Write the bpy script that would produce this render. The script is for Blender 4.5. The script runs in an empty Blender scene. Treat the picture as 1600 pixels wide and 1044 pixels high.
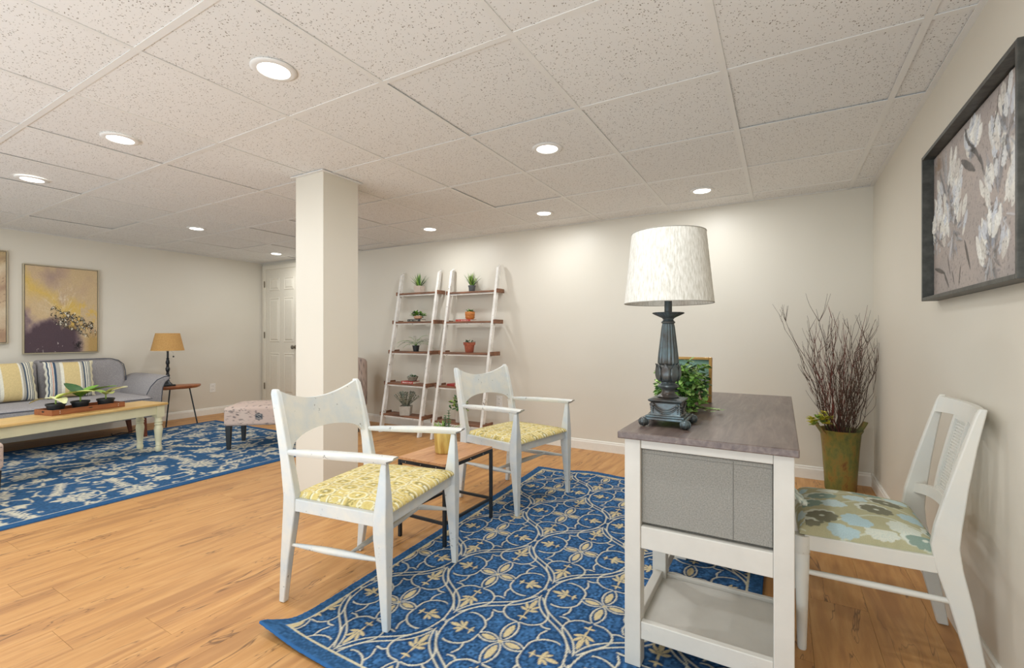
import bpy, bmesh, math, random
import numpy as np
from mathutils import Vector, Matrix, Euler
random.seed(7); rng = np.random.default_rng(7)
PI = math.pi
sc = bpy.context.scene
COL = sc.collection

# ------------------------------------------------------------------ camera, world, light, exposure
F_PX, YAW, CAM_H, CEIL = 728.0, 0.525, 1.056, 2.086
cam = bpy.data.cameras.new('camera'); cam.sensor_width = 36; cam.lens = F_PX / 1600 * 36
cam.shift_y = 1.0 / 1600; cam.clip_start = .02; cam.clip_end = 60
co = bpy.data.objects.new('camera', cam); COL.objects.link(co)
co.location = (0, 0, CAM_H); co.rotation_euler = (PI / 2, 0, YAW)
sc.camera = co
sc.view_settings.view_transform = 'Standard'; sc.view_settings.look = 'None'
sc.view_settings.gamma = 1; sc.view_settings.use_curve_mapping = False
sc.view_settings.exposure = 0.19
w = bpy.data.worlds.new('world'); sc.world = w; w.use_nodes = True
w.node_tree.nodes['Background'].inputs[0].default_value = (0.86, 0.94, 1.0, 1)
w.node_tree.nodes['Background'].inputs[1].default_value = 1.2
LAMP_W = 5.6
LIGHTS = [(-1.709, 1.103), (-3.011, 1.088), (-4.297, 1.077), (-4.911, 2.376), (-5.558, 3.62), (-2.969, 3.53),
          (-1.123, 2.327), (-1.744, 3.55), (-0.494, 3.56), (-0.42, 1.10), (-5.58, 1.08), (-0.42, -.12), (-1.71, -.12), (-3.01, -.12), (-4.3, -.12)]
for (lx, ly) in LIGHTS:
    l = bpy.data.lights.new('downlight_lamp', 'AREA'); l.shape = 'DISK'; l.size = .11; l.energy = LAMP_W
    l.color = (.94, .975, 1.0)
    o = bpy.data.objects.new('downlight_lamp', l); COL.objects.link(o); o.location = (lx, ly, CEIL - .012)

# added unseen fill light behind the camera, aimed up to brighten the ceiling
l = bpy.data.lights.new('ceiling_fill_light', 'AREA'); l.shape = 'RECTANGLE'; l.size = 5.4; l.size_y = 1.2; l.energy = 88; l.color = (.72, .88, 1.0)
o = bpy.data.objects.new('ceiling_fill_light', l); COL.objects.link(o); o.location = (-1.7, -1.6, .30); o.rotation_euler = (PI - math.radians(22), 0, 0)

# ------------------------------------------------------------------ helpers
def lin(c):
    if isinstance(c, str):
        c = c.lstrip('#'); c = [int(c[i:i + 2], 16) / 255 for i in (0, 2, 4)]
    return tuple((x / 12.92 if x <= .04045 else ((x + .055) / 1.055) ** 2.4) for x in c)
def lin4(c): return (*lin(c), 1)
def tag(o, label=None, cat=None, group=None, kind=None):
    if label: o['label'] = label
    if cat: o['category'] = cat
    if group: o['group'] = group
    if kind: o['kind'] = kind
    return o
def thing(name, label, cat, loc=(0, 0, 0), rz=0, group=None):
    o = bpy.data.objects.new(name, None); COL.objects.link(o); o.empty_display_size = .1
    o.location = loc; o.rotation_euler = (0, 0, rz)
    return tag(o, label, cat, group)
def copy_tree(o, parent=None):
    c = o.copy(); COL.objects.link(c)
    if parent: c.parent = parent
    for ch in list(KIDS.get(o.name, [])):
        k = copy_tree(ch, c); KIDS.setdefault(c.name, []).append(k)
    return c
KIDS = {}
def link(name, me, mat, parent=None, smooth=False, bevel=0, angle=40, seg=2):
    if mat and not me.materials: me.materials.append(mat)
    if smooth:
        me.shade_smooth()
        if angle: me.set_sharp_from_angle(angle=math.radians(angle))
    o = bpy.data.objects.new(name, me); COL.objects.link(o)
    if parent is not None:
        o.parent = parent; KIDS.setdefault(parent.name, []).append(o)
    if bevel:
        m = o.modifiers.new('bevel', 'BEVEL'); m.width = bevel; m.segments = seg; m.limit_method = 'ANGLE'; m.angle_limit = math.radians(35)
    return o
class MB:
    def __init__(s): s.v = []; s.f = []
    def add(s, vs, fs):
        n = len(s.v); s.v += [tuple(v) for v in vs]; s.f += [tuple(i + n for i in f) for f in fs]; return s
    def hexa(s, p): return s.add(p, [(0, 3, 2, 1), (4, 5, 6, 7), (0, 1, 5, 4), (1, 2, 6, 5), (2, 3, 7, 6), (3, 0, 4, 7)])
    def box(s, x0, x1, y0, y1, z0, z1, rz=0, c=None, M=None):
        p = [(x0, y0, z0), (x1, y0, z0), (x1, y1, z0), (x0, y1, z0), (x0, y0, z1), (x1, y0, z1), (x1, y1, z1), (x0, y1, z1)]
        if rz:
            cx, cy = c or ((x0 + x1) / 2, (y0 + y1) / 2); a, b = math.cos(rz), math.sin(rz)
            p = [(cx + (x - cx) * a - (y - cy) * b, cy + (x - cx) * b + (y - cy) * a, z) for x, y, z in p]
        if M: p = [M @ Vector(q) for q in p]
        return s.hexa(p)
    def loft(s, rings, cap=True, closed=True):
        n = len(rings[0]); b = len(s.v)
        for r in rings: s.v += [tuple(q) for q in r]
        for i in range(len(rings) - 1):
            for j in range(n if closed else n - 1):
                k = (j + 1) % n
                s.f.append((b + i * n + j, b + i * n + k, b + (i + 1) * n + k, b + (i + 1) * n + j))
        if cap:
            s.f.append(tuple(b + j for j in range(n))[::-1]); e = b + (len(rings) - 1) * n
            s.f.append(tuple(e + j for j in range(n)))
        return s
    def rects(s, path, sub=None):
        # path of (x, y, z, half_x, half_y): horizontal rectangular rings
        return s.loft([[(x - a, y - b, z), (x + a, y - b, z), (x + a, y + b, z), (x - a, y + b, z)] for x, y, z, a, b in path])
    def tube(s, pts, rad, n=8, squash=1.0, cap=True):
        P = [Vector(p) for p in pts]; m = len(P)
        R = rad if hasattr(rad, '__len__') else [rad] * m
        t = (P[1] - P[0]).normalized(); up = Vector((0, 0, 1)) if abs(t.z) < .9 else Vector((1, 0, 0))
        a = t.cross(up).normalized(); rings = []
        for i in range(m):
            t = (P[min(i + 1, m - 1)] - P[max(i - 1, 0)])
            if t.length < 1e-9: t = Vector((0, 0, 1))
            t.normalize(); a = (a - t * a.dot(t)); a = a.normalized() if a.length > 1e-6 else t.orthogonal().normalized(); b = t.cross(a)
            rings.append([P[i] + (a * math.cos(2 * PI * k / n) + b * math.sin(2 * PI * k / n) * squash) * R[i] for k in range(n)])
        return s.loft(rings, cap)
    def lathe(s, prof, n=32, c=(0, 0), flute=None, cap=True):
        rings = []
        for q in prof:
            r, z = q[0], q[1]; amp = q[2] if len(q) > 2 else 0; k = flute or 12
            rings.append([(c[0] + (r + amp * math.cos(k * 2 * PI * j / n)) * math.cos(2 * PI * j / n), c[1] + (r + amp * math.cos(k * 2 * PI * j / n)) * math.sin(2 * PI * j / n), z) for j in range(n)])
        return s.loft(rings, cap)
    def ball(s, c, r, n=12, m=8, sc3=(1, 1, 1)):
        rings = []
        for i in range(m + 1):
            th = PI * (i + .02) / (m + .04); rings.append([(c[0] + r * sc3[0] * math.sin(th) * math.cos(2 * PI * j / n), c[1] + r * sc3[1] * math.sin(th) * math.sin(2 * PI * j / n), c[2] - r * sc3[2] * math.cos(th)) for j in range(n)])
        return s.loft(rings)
    def prism(s, poly, axis, t0, t1):
        # poly of 2d points; axis 'x','y','z' is the extrusion axis
        def m(p, t):
            return (t, p[0], p[1]) if axis == 'x' else (p[0], t, p[1]) if axis == 'y' else (p[0], p[1], t)
        return s.loft([[m(p, t0) for p in poly], [m(p, t1) for p in poly]])
    def mesh(s, name='mesh'):
        me = bpy.data.meshes.new(name); me.from_pydata(s.v, [], s.f); me.update()
        bm = bmesh.new(); bm.from_mesh(me); bmesh.ops.recalc_face_normals(bm, faces=bm.faces); bm.to_mesh(me); bm.free()
        return me
    def build(s, name, mat, parent=None, **k): return link(name, s.mesh(name), mat, parent, **k)
def struct(o): o['kind'] = 'structure'; return o

# ------------------------------------------------------------------ materials
def new_mat(name):
    m = bpy.data.materials.new(name); m.use_nodes = True; nt = m.node_tree
    return m, nt, nt.nodes['Principled BSDF']
def N(nt, t, **k):
    n = nt.nodes.new(t)
    for a, b in k.items():
        if a.startswith('i_'): n.inputs[int(a[2:]) if a[2:].isdigit() else a[2:].replace('_', ' ')].default_value = b
        else: setattr(n, a, b)
    return n
def coords(nt, scale=(1, 1, 1), kind='Object', rot=(0, 0, 0)):
    tc = N(nt, 'ShaderNodeTexCoord'); mp = N(nt, 'ShaderNodeMapping'); mp.inputs['Scale'].default_value = scale; mp.inputs['Rotation'].default_value = rot
    nt.links.new(tc.outputs[kind], mp.inputs[0]); return mp.outputs[0]
def noise(nt, vec, scale, detail=4, rough=.6, dist=0):
    n = N(nt, 'ShaderNodeTexNoise'); n.inputs['Scale'].default_value = scale; n.inputs['Detail'].default_value = detail
    n.inputs['Roughness'].default_value = rough; n.inputs['Distortion'].default_value = dist
    if vec: nt.links.new(vec, n.inputs['Vector'])
    return n.outputs[0]
def ramp(nt, fac, stops):
    r = N(nt, 'ShaderNodeValToRGB'); e = r.color_ramp.elements
    while len(e) < len(stops): e.new(.5)
    for i, (p, c) in enumerate(stops): e[i].position = p; e[i].color = c if len(c) == 4 else (*c, 1)
    nt.links.new(fac, r.inputs[0]); return r.outputs[0]
def mix(nt, fac, a, b, mode='MIX'):
    n = N(nt, 'ShaderNodeMix', data_type='RGBA', blend_type=mode)
    for s, v in ((0, fac), (6, a), (7, b)):
        if hasattr(v, 'is_output'): nt.links.new(v, n.inputs[s])
        else: n.inputs[s].default_value = v
    return n.outputs[2]
def bump(nt, h, strength, dist, bs):
    b = N(nt, 'ShaderNodeBump'); b.inputs['Strength'].default_value = strength; b.inputs['Distance'].default_value = dist
    nt.links.new(h, b.inputs['Height']); nt.links.new(b.outputs[0], bs.inputs['Normal'])
def M(name, c, rough=.5, var=.06, scale=30, bmp=0, metal=0, spec=.5, stretch=(1, 1, 1), c2=None, bscale=None, bdist=.002):
    m, nt, bs = new_mat(name); bs.inputs['Roughness'].default_value = rough; bs.inputs['Metallic'].default_value = metal
    bs.inputs['Specular IOR Level'].default_value = spec
    a = lin(c); b = lin(c2) if c2 else tuple(x * (1 - var * 2) for x in a)
    v = coords(nt, stretch); n = noise(nt, v, scale)
    nt.links.new(ramp(nt, n, [(.35, a), (.7, b)]), bs.inputs['Base Color'])
    if bmp: bump(nt, noise(nt, v, bscale or scale * 3), bmp, bdist, bs)
    return m
def painted(name, rough=.85, bmp=.2, bscale=400, spec=.2, bdist=.001):
    m, nt, bs = new_mat(name); bs.inputs['Roughness'].default_value = rough; bs.inputs['Specular IOR Level'].default_value = spec
    at = N(nt, 'ShaderNodeAttribute', attribute_name='Col'); v = coords(nt); n = noise(nt, v, bscale, 2)
    nt.links.new(mix(nt, .25, at.outputs[0], ramp(nt, n, [(.3, (.45, .45, .45)), (.7, (1, 1, 1))]), 'MULTIPLY'), bs.inputs['Base Color'])
    if bmp: bump(nt, n, bmp, bdist, bs)
    return m
def wood(name, c1, c2, axis='y', scale=6, rough=.45, c3=None, bmp=.1, rnd=False):
    m, nt, bs = new_mat(name); bs.inputs['Roughness'].default_value = rough
    s = {'x': (1, 12, 12), 'y': (12, 1, 12), 'z': (12, 12, 1)}[axis]
    v = coords(nt, s)
    if rnd:
        oi = N(nt, 'ShaderNodeObjectInfo'); va = N(nt, 'ShaderNodeVectorMath', operation='MULTIPLY_ADD')
        nt.links.new(oi.outputs['Random'], va.inputs[0]); va.inputs[1].default_value = (37, 53, 91); nt.links.new(v, va.inputs[2]); v = va.outputs[0]
    n = noise(nt, v, scale, 5, .6, .6); n2 = noise(nt, v, scale * .35, 3, .5)
    col = ramp(nt, n, [(.3, lin(c1)), (.62, lin(c2))] + ([(.75, lin(c3))] if c3 else []))
    col = mix(nt, .4, col, ramp(nt, n2, [(.3, (.72, .72, .72)), (.7, (1.1, 1.1, 1.1))]), 'MULTIPLY')
    nt.links.new(col, bs.inputs['Base Color'])
    if bmp: bump(nt, n, bmp, .001, bs)
    return m
def white_paint(name, c, c2, chip='#6d675c', thr=.70, rough=.42, streak=(1, 1, 1)):
    m, nt, bs = new_mat(name); bs.inputs['Roughness'].default_value = rough
    v = coords(nt, streak); n = noise(nt, v, 9, 4); n2 = noise(nt, v, 70, 3, .7)
    col = ramp(nt, n, [(.38, lin(c)), (.68, lin(c2))])
    n3 = noise(nt, v, 14, 2)
    mm = N(nt, 'ShaderNodeMath', operation='MULTIPLY'); nt.links.new(n2, mm.inputs[0]); nt.links.new(n3, mm.inputs[1])
    col = mix(nt, ramp(nt, mm.outputs[0], [(thr * .5 + .04, (0, 0, 0)), (thr * .5 + .06, (1, 1, 1))]), col, lin4(chip))
    nt.links.new(col, bs.inputs['Base Color']); bump(nt, n, .08, .001, bs)
    return m
def leafmat(name, c, c2, scale=25, rough=.5):
    m = M(name, c, rough, c2=c2, scale=scale); return m

# walls
def wallmat():
    m, nt, bs = new_mat('wall_paint'); bs.inputs['Roughness'].default_value = .42; bs.inputs['Specular IOR Level'].default_value = .35
    v = coords(nt); n = noise(nt, v, 1.2, 2)
    nt.links.new(ramp(nt, n, [(.3, lin('#ddd6c8')), (.7, lin('#d9d2c3'))]), bs.inputs['Base Color'])
    bump(nt, noise(nt, v, 260, 2), .12, .0008, bs); return m
WALL = wallmat()
TRIM = M('trim_white', '#efebe1', .35, .02)
DOORM = M('door_paint', '#ddd5c4', .4, .02)
def tilemat():
    m, nt, bs = new_mat('ceiling_tile'); bs.inputs['Roughness'].default_value = .95; bs.inputs['Specular IOR Level'].default_value = .1
    tc = N(nt, 'ShaderNodeTexCoord'); oi = N(nt, 'ShaderNodeObjectInfo')
    va = N(nt, 'ShaderNodeVectorMath', operation='MULTIPLY_ADD'); nt.links.new(oi.outputs['Random'], va.inputs[0]); va.inputs[1].default_value = (17, 29, 0); nt.links.new(tc.outputs['Object'], va.inputs[2])
    wn = N(nt, 'ShaderNodeTexNoise'); wn.inputs['Scale'].default_value = 90; wn.inputs['Detail'].default_value = 1; nt.links.new(va.outputs[0], wn.inputs['Vector'])
    w2 = N(nt, 'ShaderNodeVectorMath', operation='MULTIPLY_ADD'); nt.links.new(wn.outputs[1], w2.inputs[0]); w2.inputs[1].default_value = (.012, .012, 0); nt.links.new(va.outputs[0], w2.inputs[2])
    vo = N(nt, 'ShaderNodeTexVoronoi'); vo.inputs['Scale'].default_value = 140; nt.links.new(w2.outputs[0], vo.inputs['Vector'])
    sep = N(nt, 'ShaderNodeSeparateColor'); nt.links.new(vo.outputs['Color'], sep.inputs[0])
    r = N(nt, 'ShaderNodeMath', operation='MULTIPLY'); nt.links.new(sep.outputs[0], r.inputs[0]); r.inputs[1].default_value = .33
    lt = N(nt, 'ShaderNodeMath', operation='LESS_THAN'); nt.links.new(vo.outputs['Distance'], lt.inputs[0]); nt.links.new(r.outputs[0], lt.inputs[1])
    n = noise(nt, va.outputs[0], 3, 2)
    tone = ramp(nt, oi.outputs['Random'], [(0, lin('#e6e5e2')), (1, lin('#eae9e6'))])
    col = mix(nt, lt.outputs[0], tone, lin4('#8a8378'))
    nt.links.new(col, bs.inputs['Base Color'])
    b = N(nt, 'ShaderNodeBump'); b.invert = True; b.inputs['Strength'].default_value = .5; b.inputs['Distance'].default_value = .002
    nt.links.new(lt.outputs[0], b.inputs['Height']); nt.links.new(b.outputs[0], bs.inputs['Normal']); return m
TILE = tilemat(); TEE = M('tee_enamel', '#e8e7e3', .5, .01)
def plankmat():
    m, nt, bs = new_mat('floor_plank'); bs.inputs['Roughness'].default_value = .45; bs.inputs['Specular IOR Level'].default_value = .4
    oi = N(nt, 'ShaderNodeObjectInfo'); v = coords(nt, (9, 1, 1))
    va = N(nt, 'ShaderNodeVectorMath', operation='MULTIPLY_ADD'); nt.links.new(oi.outputs['Random'], va.inputs[0]); va.inputs[1].default_value = (61, 43, 0); nt.links.new(v, va.inputs[2]); v = va.outputs[0]
    n = noise(nt, v, 3.2, 6, .62, .4); n2 = noise(nt, v, 1.2, 3, .5, 1.0)
    col = ramp(nt, n, [(.30, lin('#ba8650')), (.5, lin('#c8945a')), (.68, lin('#d1a067'))])
    col = mix(nt, ramp(nt, n2, [(.36, (.7, .7, .7)), (.47, (0, 0, 0))]), col, lin4('#aa7849'))
    tone = ramp(nt, oi.outputs['Random'], [(0, (.97, .96, .95)), (1, (1.02, 1.01, 1.0))]); col = mix(nt, 1.0, col, tone, 'MULTIPLY')
    # cracks: thin dark lines along the grain where a stretched noise crosses .5, only in places
    v2 = N(nt, 'ShaderNodeMapping'); v2.inputs['Scale'].default_value = (1, 1.6, 1); nt.links.new(v, v2.inputs[0])
    c = noise(nt, v2.outputs[0], .9, 3, .55, 1.2)
    d = N(nt, 'ShaderNodeMath', operation='SUBTRACT'); nt.links.new(c, d.inputs[0]); d.inputs[1].default_value = .5
    ab = N(nt, 'ShaderNodeMath', operation='ABSOLUTE'); nt.links.new(d.outputs[0], ab.inputs[0])
    line = ramp(nt, ab.outputs[0], [(.0, (1, 1, 1)), (.011, (0, 0, 0))])
    gate = ramp(nt, noise(nt, v, .8, 2), [(.47, (0, 0, 0)), (.55, (.85, .85, .85))])
    k = mix(nt, 1.0, line, gate, 'MULTIPLY')
    col = mix(nt, k, col, lin4('#6b4a30'))
    nt.links.new(col, bs.inputs['Base Color']); bump(nt, n, .08, .001, bs); return m
PLANK = plankmat()
CHAIRW = white_paint('distressed_white', '#dcd9cf', '#c8ced0', '#8e8e8a', .735)
CHAIRW2 = white_paint('white_chair_paint', '#e0dcd1', '#dadad3', '#8c857a', .79)
DESKW = M('desk_white', '#d0ccc3', .4, .03, 12)
DESKT = wood('desk_top_stain', '#574742', '#75655d', 'y', 5, .34, '#8a7a71')
BIN = M('bin_fabric', '#9b9890', .95, c2='#7c7a74', scale=260, bmp=.35, bscale=500)
SHADEW = M('linen_shade', '#e9e6de', .9, c2='#c2bdb0', scale=34, stretch=(6, 6, 1), bmp=.15)
LAMPB = M('bronze_patina', '#4a423c', .34, c2='#66777c', scale=14, metal=.55, bmp=.3, bscale=60)
BLACKM = M('black_steel', '#2d3236', .4, .05, 20, metal=.5)
TABLEW = wood('table_pine', '#b9825a', '#cf9c6c', 'y', 6, .5, '#e0b88a')
SOFA = M('sofa_weave', '#aaa5a4', .95, c2='#8d8a8c', scale=120, bmp=.3, bscale=400)
PIPE = M('navy_piping', '#3c4350', .8)
LEGW = M('walnut_leg', '#7b3f26', .4, c2='#54291a', scale=12)
CREAM = M('bench_cream', '#e9e2bd', .4, .03, 8)
BTOP = wood('bench_top', '#d2a561', '#e6c27f', 'y', 4, .35, '#efd093')
TRAYW = wood('tray_wood', '#8f5636', '#a9693f', 'y', 6, .45)
GREEN = leafmat('leaf_green', '#7fae3c', '#4f7f2c'); DGREEN = leafmat('leaf_dark', '#3f6b33', '#2c4a28'); LGREEN = leafmat('leaf_light', '#a9bf62', '#6d9338')
MINT = leafmat('leaf_grey', '#a7ad9d', '#6d7567'); YELLOW = leafmat('petal_yellow', '#f0e08c', '#d8cf6a')
BLACKP = M('black_plastic', '#24282b', .45); SOIL = M('soil', '#4a3a2d', .95, .3, 60)
TERRA = M('terracotta', '#b4654a', .8, c2='#8f4a36', scale=20); PEACH = M('peach_glaze', '#e3ad8b', .5); ORANGEP = M('ochre_pot', '#cf8540', .6, c2='#b06a34', scale=25, stretch=(1, 1, 5))
GREYP = M('grey_pot', '#b7b1a6', .85, .08, 30, bmp=.2); PINKP = M('whitewashed_pot', '#cdbcae', .85, .1, 30, stretch=(1, 1, 6))
WOODPOT = wood('striped_pot', '#a87b32', '#dcc06c', 'z', 3, .4, '#e8d48a')
SHELFW = wood('shelf_wood', '#553c2f', '#94664a', 'x', 5, .6)
LADW = white_paint('ladder_white', '#ece8e1', '#d4cfc6', '#7d7264', .68, .6)
GOLD = M('frame_gold', '#b48a4d', .35, .1, 20, metal=.6); NAIL = M('brushed_nickel', '#8d867a', .3, metal=.9)
BURLAP = M('tan_shade', '#c89c5e', .9, c2='#b78a50', scale=90, bmp=.1)
LIVE = wood('live_edge', '#7d4527', '#b06a3d', 'y', 4, .35, '#d39a66')
OUTW = M('outlet_white', '#f0ede6', .35); DARK = M('slot_dark', '#2a2724', .7)
ROPE = M('rope', '#d8dcd2', .9, c2='#9fb3ad', scale=60)
CHAMP = M('champagne_frame', '#b9ac91', .4, .08, 10, metal=.4); BLKF = M('black_frame', '#33332f', .45, c2='#50504a', scale=30, bmp=.3)
P_RUG = painted('rug_pile', .98, .6, 700, .05, .002); P_SEAT = painted('seat_fabric', .9, .3, 500, .1); P_PAINT = painted('oil_paint', .5, .3, 120, .3); P_PILLOW = painted('pillow_fabric', .95, .3, 400, .05)
P_OTT = painted('ottoman_fabric', .9, .3, 400, .1)

# ------------------------------------------------------------------ numpy pattern tools
def V3(c): return np.array(lin(c), np.float32)
def vnoise(x, y, s, seed=0, octv=4, rough=.55):
    r = np.random.default_rng(seed); out = np.zeros_like(x); amp = 1; tot = 0
    for o in range(octv):
        g = r.random((64, 64)); X = x * s; Y = y * s; xi = np.floor(X).astype(int); yi = np.floor(Y).astype(int); fx = X - xi; fy = Y - yi
        fx = fx * fx * (3 - 2 * fx); fy = fy * fy * (3 - 2 * fy)
        a = g[xi % 64, yi % 64]; b = g[(xi + 1) % 64, yi % 64]; c = g[xi % 64, (yi + 1) % 64]; d = g[(xi + 1) % 64, (yi + 1) % 64]
        out += amp * ((a * (1 - fx) + b * fx) * (1 - fy) + (c * (1 - fx) + d * fx) * fy); tot += amp; amp *= rough; s *= 2.03
    return out / tot
def blend(col, m, c):
    m = np.clip(m, 0, 1)[:, None]; return col * (1 - m) + np.asarray(c, np.float32) * m
def smooth_poly(pts, k=6):
    P = [np.array(p, float) for p in pts]; P = [2 * P[0] - P[1]] + P + [2 * P[-1] - P[-2]]; out = []
    for i in range(1, len(P) - 2):
        for j in range(k):
            t = j / k; out.append(.5 * ((2 * P[i]) + (-P[i - 1] + P[i + 1]) * t + (2 * P[i - 1] - 5 * P[i] + 4 * P[i + 1] - P[i + 2]) * t * t + (-P[i - 1] + 3 * P[i] - 3 * P[i + 1] + P[i + 2]) * t ** 3))
    out.append(P[-2]); return np.array(out)
def dpoly(x, y, poly):
    d = np.full(x.shape, 9.0, np.float32)
    for (a, b) in zip(poly[:-1], poly[1:]):
        e = b - a; l = e @ e
        if l < 1e-12: continue
        t = np.clip(((x - a[0]) * e[0] + (y - a[1]) * e[1]) / l, 0, 1)
        d = np.minimum(d, np.hypot(x - a[0] - t * e[0], y - a[1] - t * e[1]))
    return d
def lens(x, y, x0, y0, x1, y1, hw):
    # >0 inside a pointed leaf from (x0,y0) to (x1,y1)
    L = math.hypot(x1 - x0, y1 - y0); ux, uy = (x1 - x0) / L, (y1 - y0) / L
    t = ((x - x0) * ux + (y - y0) * uy) / L; d = np.abs(-(x - x0) * uy + (y - y0) * ux)
    return hw * np.clip(4 * t * (1 - t), 0, 1) ** .75 - d - np.where((t < 0) | (t > 1), .05, 0)
def grid_mesh(name, P, nu, nv, col=None, skirt=None):
    """P: (nv*nu,3) points row-major; optional thickness by dropping the boundary to `skirt` z"""
    i = np.arange(nu - 1); j = np.arange(nv - 1); I, J = np.meshgrid(i, j); a = (J * nu + I).ravel()
    q = np.stack([a, a + 1, a + nu + 1, a + nu], 1)
    V = P
    if skirt is not None:
        ring = np.concatenate([np.arange(nu), np.arange(1, nv) * nu + nu - 1, (nv - 1) * nu + np.arange(nu - 2, -1, -1), np.arange(nv - 2, 0, -1) * nu])
        low = P[ring].copy(); low = skirt(low); n = len(P); m = len(ring); V = np.concatenate([P, low])
        k = np.arange(m); kn = (k + 1) % m
        q = np.concatenate([q, np.stack([ring[kn], ring[k], n + k, n + kn], 1)])
        if col is not None: col = np.concatenate([col, col[ring]])
    me = bpy.data.meshes.new(name); me.vertices.add(len(V)); me.vertices.foreach_set('co', V.astype(np.float32).ravel())
    me.loops.add(q.size); me.loops.foreach_set('vertex_index', q.astype(np.int32).ravel())
    me.polygons.add(len(q)); me.polygons.foreach_set('loop_start', np.arange(0, q.size, 4, dtype=np.int32)); me.polygons.foreach_set('loop_total', np.full(len(q), 4, np.int32))
    me.update(calc_edges=True); me.validate()
    if col is not None:
        ca = me.color_attributes.new('Col', 'FLOAT_COLOR', 'POINT'); ca.data.foreach_set('color', np.concatenate([col, np.ones((len(col), 1))], 1).astype(np.float32).ravel())
    me.shade_smooth()
    return me

# ------------------------------------------------------------------ the room
XL, XR, YB, YF = -6.54, 0.55, 4.06, -2.2
floor = struct(MB().box(XL - .05, XR + .05, YF, YB + .05, -.12, -.012).build('floor', M('subfloor', '#8a6a48', .8)))
PW, PL = .195, 1.22
pm = MB().box(-PW / 2 + .0004, PW / 2 - .0004, -PL / 2 + .0004, PL / 2 - .0004, -.012, 0).mesh('plank')
cuts = {}
r2 = random.Random(3); nx = int((XR - XL) / PW) + 1
for i in range(nx):
    x0 = XL + i * PW; x1 = min(x0 + PW, XR); y = -.9 - r2.random() * PL
    if x1 - x0 < .03: continue
    while y < YB:
        ya, yb = y, min(y + PL, YB)
        if yb - ya > .05:
            if yb - ya > PL - .01 and x1 - x0 > PW - .001: me = pm
            else:
                hw, hl = (x1 - x0) / 2, (yb - ya) / 2
                me = MB().box(-hw + .0006, hw - .0006, -hl + .0006, hl - .0006, -.012, 0).mesh('plank')
            o = link('plank', me, PLANK, floor); o.location = ((x0 + x1) / 2, (ya + yb) / 2, 0)
        y += PL
wb = struct(MB().box(XL - .1, XR + .1, YB, YB + .1, 0, CEIL + .1).build('wall_back', WALL))
wl = struct(MB().box(XL - .1, XL, YF, YB, 0, CEIL + .1).build('wall_left', WALL))
wr = struct(MB().box(XR, XR + .1, YF, YB, 0, CEIL + .1).build('wall_right', WALL))
def baseboard(name, a, b, nrm, h=.092):
    ax, ay = a; bx, by = b; nx_, ny_ = nrm
    prof = [(0, 0), (.014, 0), (.014, h - .022), (.010, h - .014), (.010, h - .006), (.005, h), (0, h)]
    mb = MB(); mb.loft([[(px + nx_ * t, py + ny_ * t, z) for t, z in prof] for px, py in (a, b)]); return struct(mb.build(name, TRIM))
baseboard('baseboard_back', (-5.60, YB), (XR - .014, YB), (0, -1)); baseboard('baseboard_left', (XL, YF), (XL, YB - .02), (1, 0)); baseboard('baseboard_right', (XR, YF), (XR, YB), (-1, 0))

ceil = struct(MB().box(XL - .1, XR + .1, YF, YB + .1, CEIL + .05, CEIL + .15).build('ceiling', M('ceiling_deck', '#cfc9be', .9)))
T = .6096; GX, GY = -1.416, 1.388; tw = .012
tm = {}
cr = random.Random(5)
def tile_mesh(w_, h_):
    k = (round(w_, 3), round(h_, 3))
    if k not in tm: tm[k] = MB().box(-w_ / 2, w_ / 2, -h_ / 2, h_ / 2, 0, .014).mesh('ceiling_tile')
    return tm[k]
xs = [XL] + [GX + T * i for i in range(-8, 4)] + [XR]; ys = [GY + T * j for j in range(-5, 5)] + [YB]
holes = []
for a, b in zip(xs[:-1], xs[1:]):
    for c, d in zip(ys[:-1], ys[1:]):
        o = link('ceiling_tile', tile_mesh(b - a - .006, d - c - .006), TILE, ceil)
        o.location = ((a + b) / 2 + cr.uniform(-.002, .002), (c + d) / 2 + cr.uniform(-.002, .002), CEIL + .003 + cr.choice([0, 0, 0, .002, .004])); o.rotation_euler = (cr.uniform(-.003, .003), cr.uniform(-.003, .003), 0)
back = MB().box(XL, XR, YF, ys[0], CEIL + .002, CEIL + .02).build('ceiling_panel', TILE, ceil)
for x in xs[1:-1]: MB().box(x - tw, x + tw, ys[0], YB, CEIL, CEIL + .0025).build('grid_tee', TEE, ceil)
for y in ys[:-1]:
    for a, b in zip(xs[:-1], xs[1:]): MB().box(a + tw, b - tw, y - tw, y + tw, CEIL + .0003, CEIL + .0025).build('cross_tee', TEE, ceil)
for (a, b, c, d) in ((XL, XR, YB - .022, YB), (XR - .022, XR, ys[0], YB - .022), (XL, XL + .022, ys[0], YB - .022)):
    MB().box(a, b, c, d, CEIL - .0008, CEIL + .0025).build('wall_angle', TEE, ceil)

# column
col = struct(MB().box(-2.762, -2.49, 1.935, 2.215, 0, CEIL - .001).build('column', WALL, bevel=.004))
MB().box(-2.785, -2.468, 1.912, 2.238, CEIL - .006, CEIL - .0012).build('column_collar', TEE, col)

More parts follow.
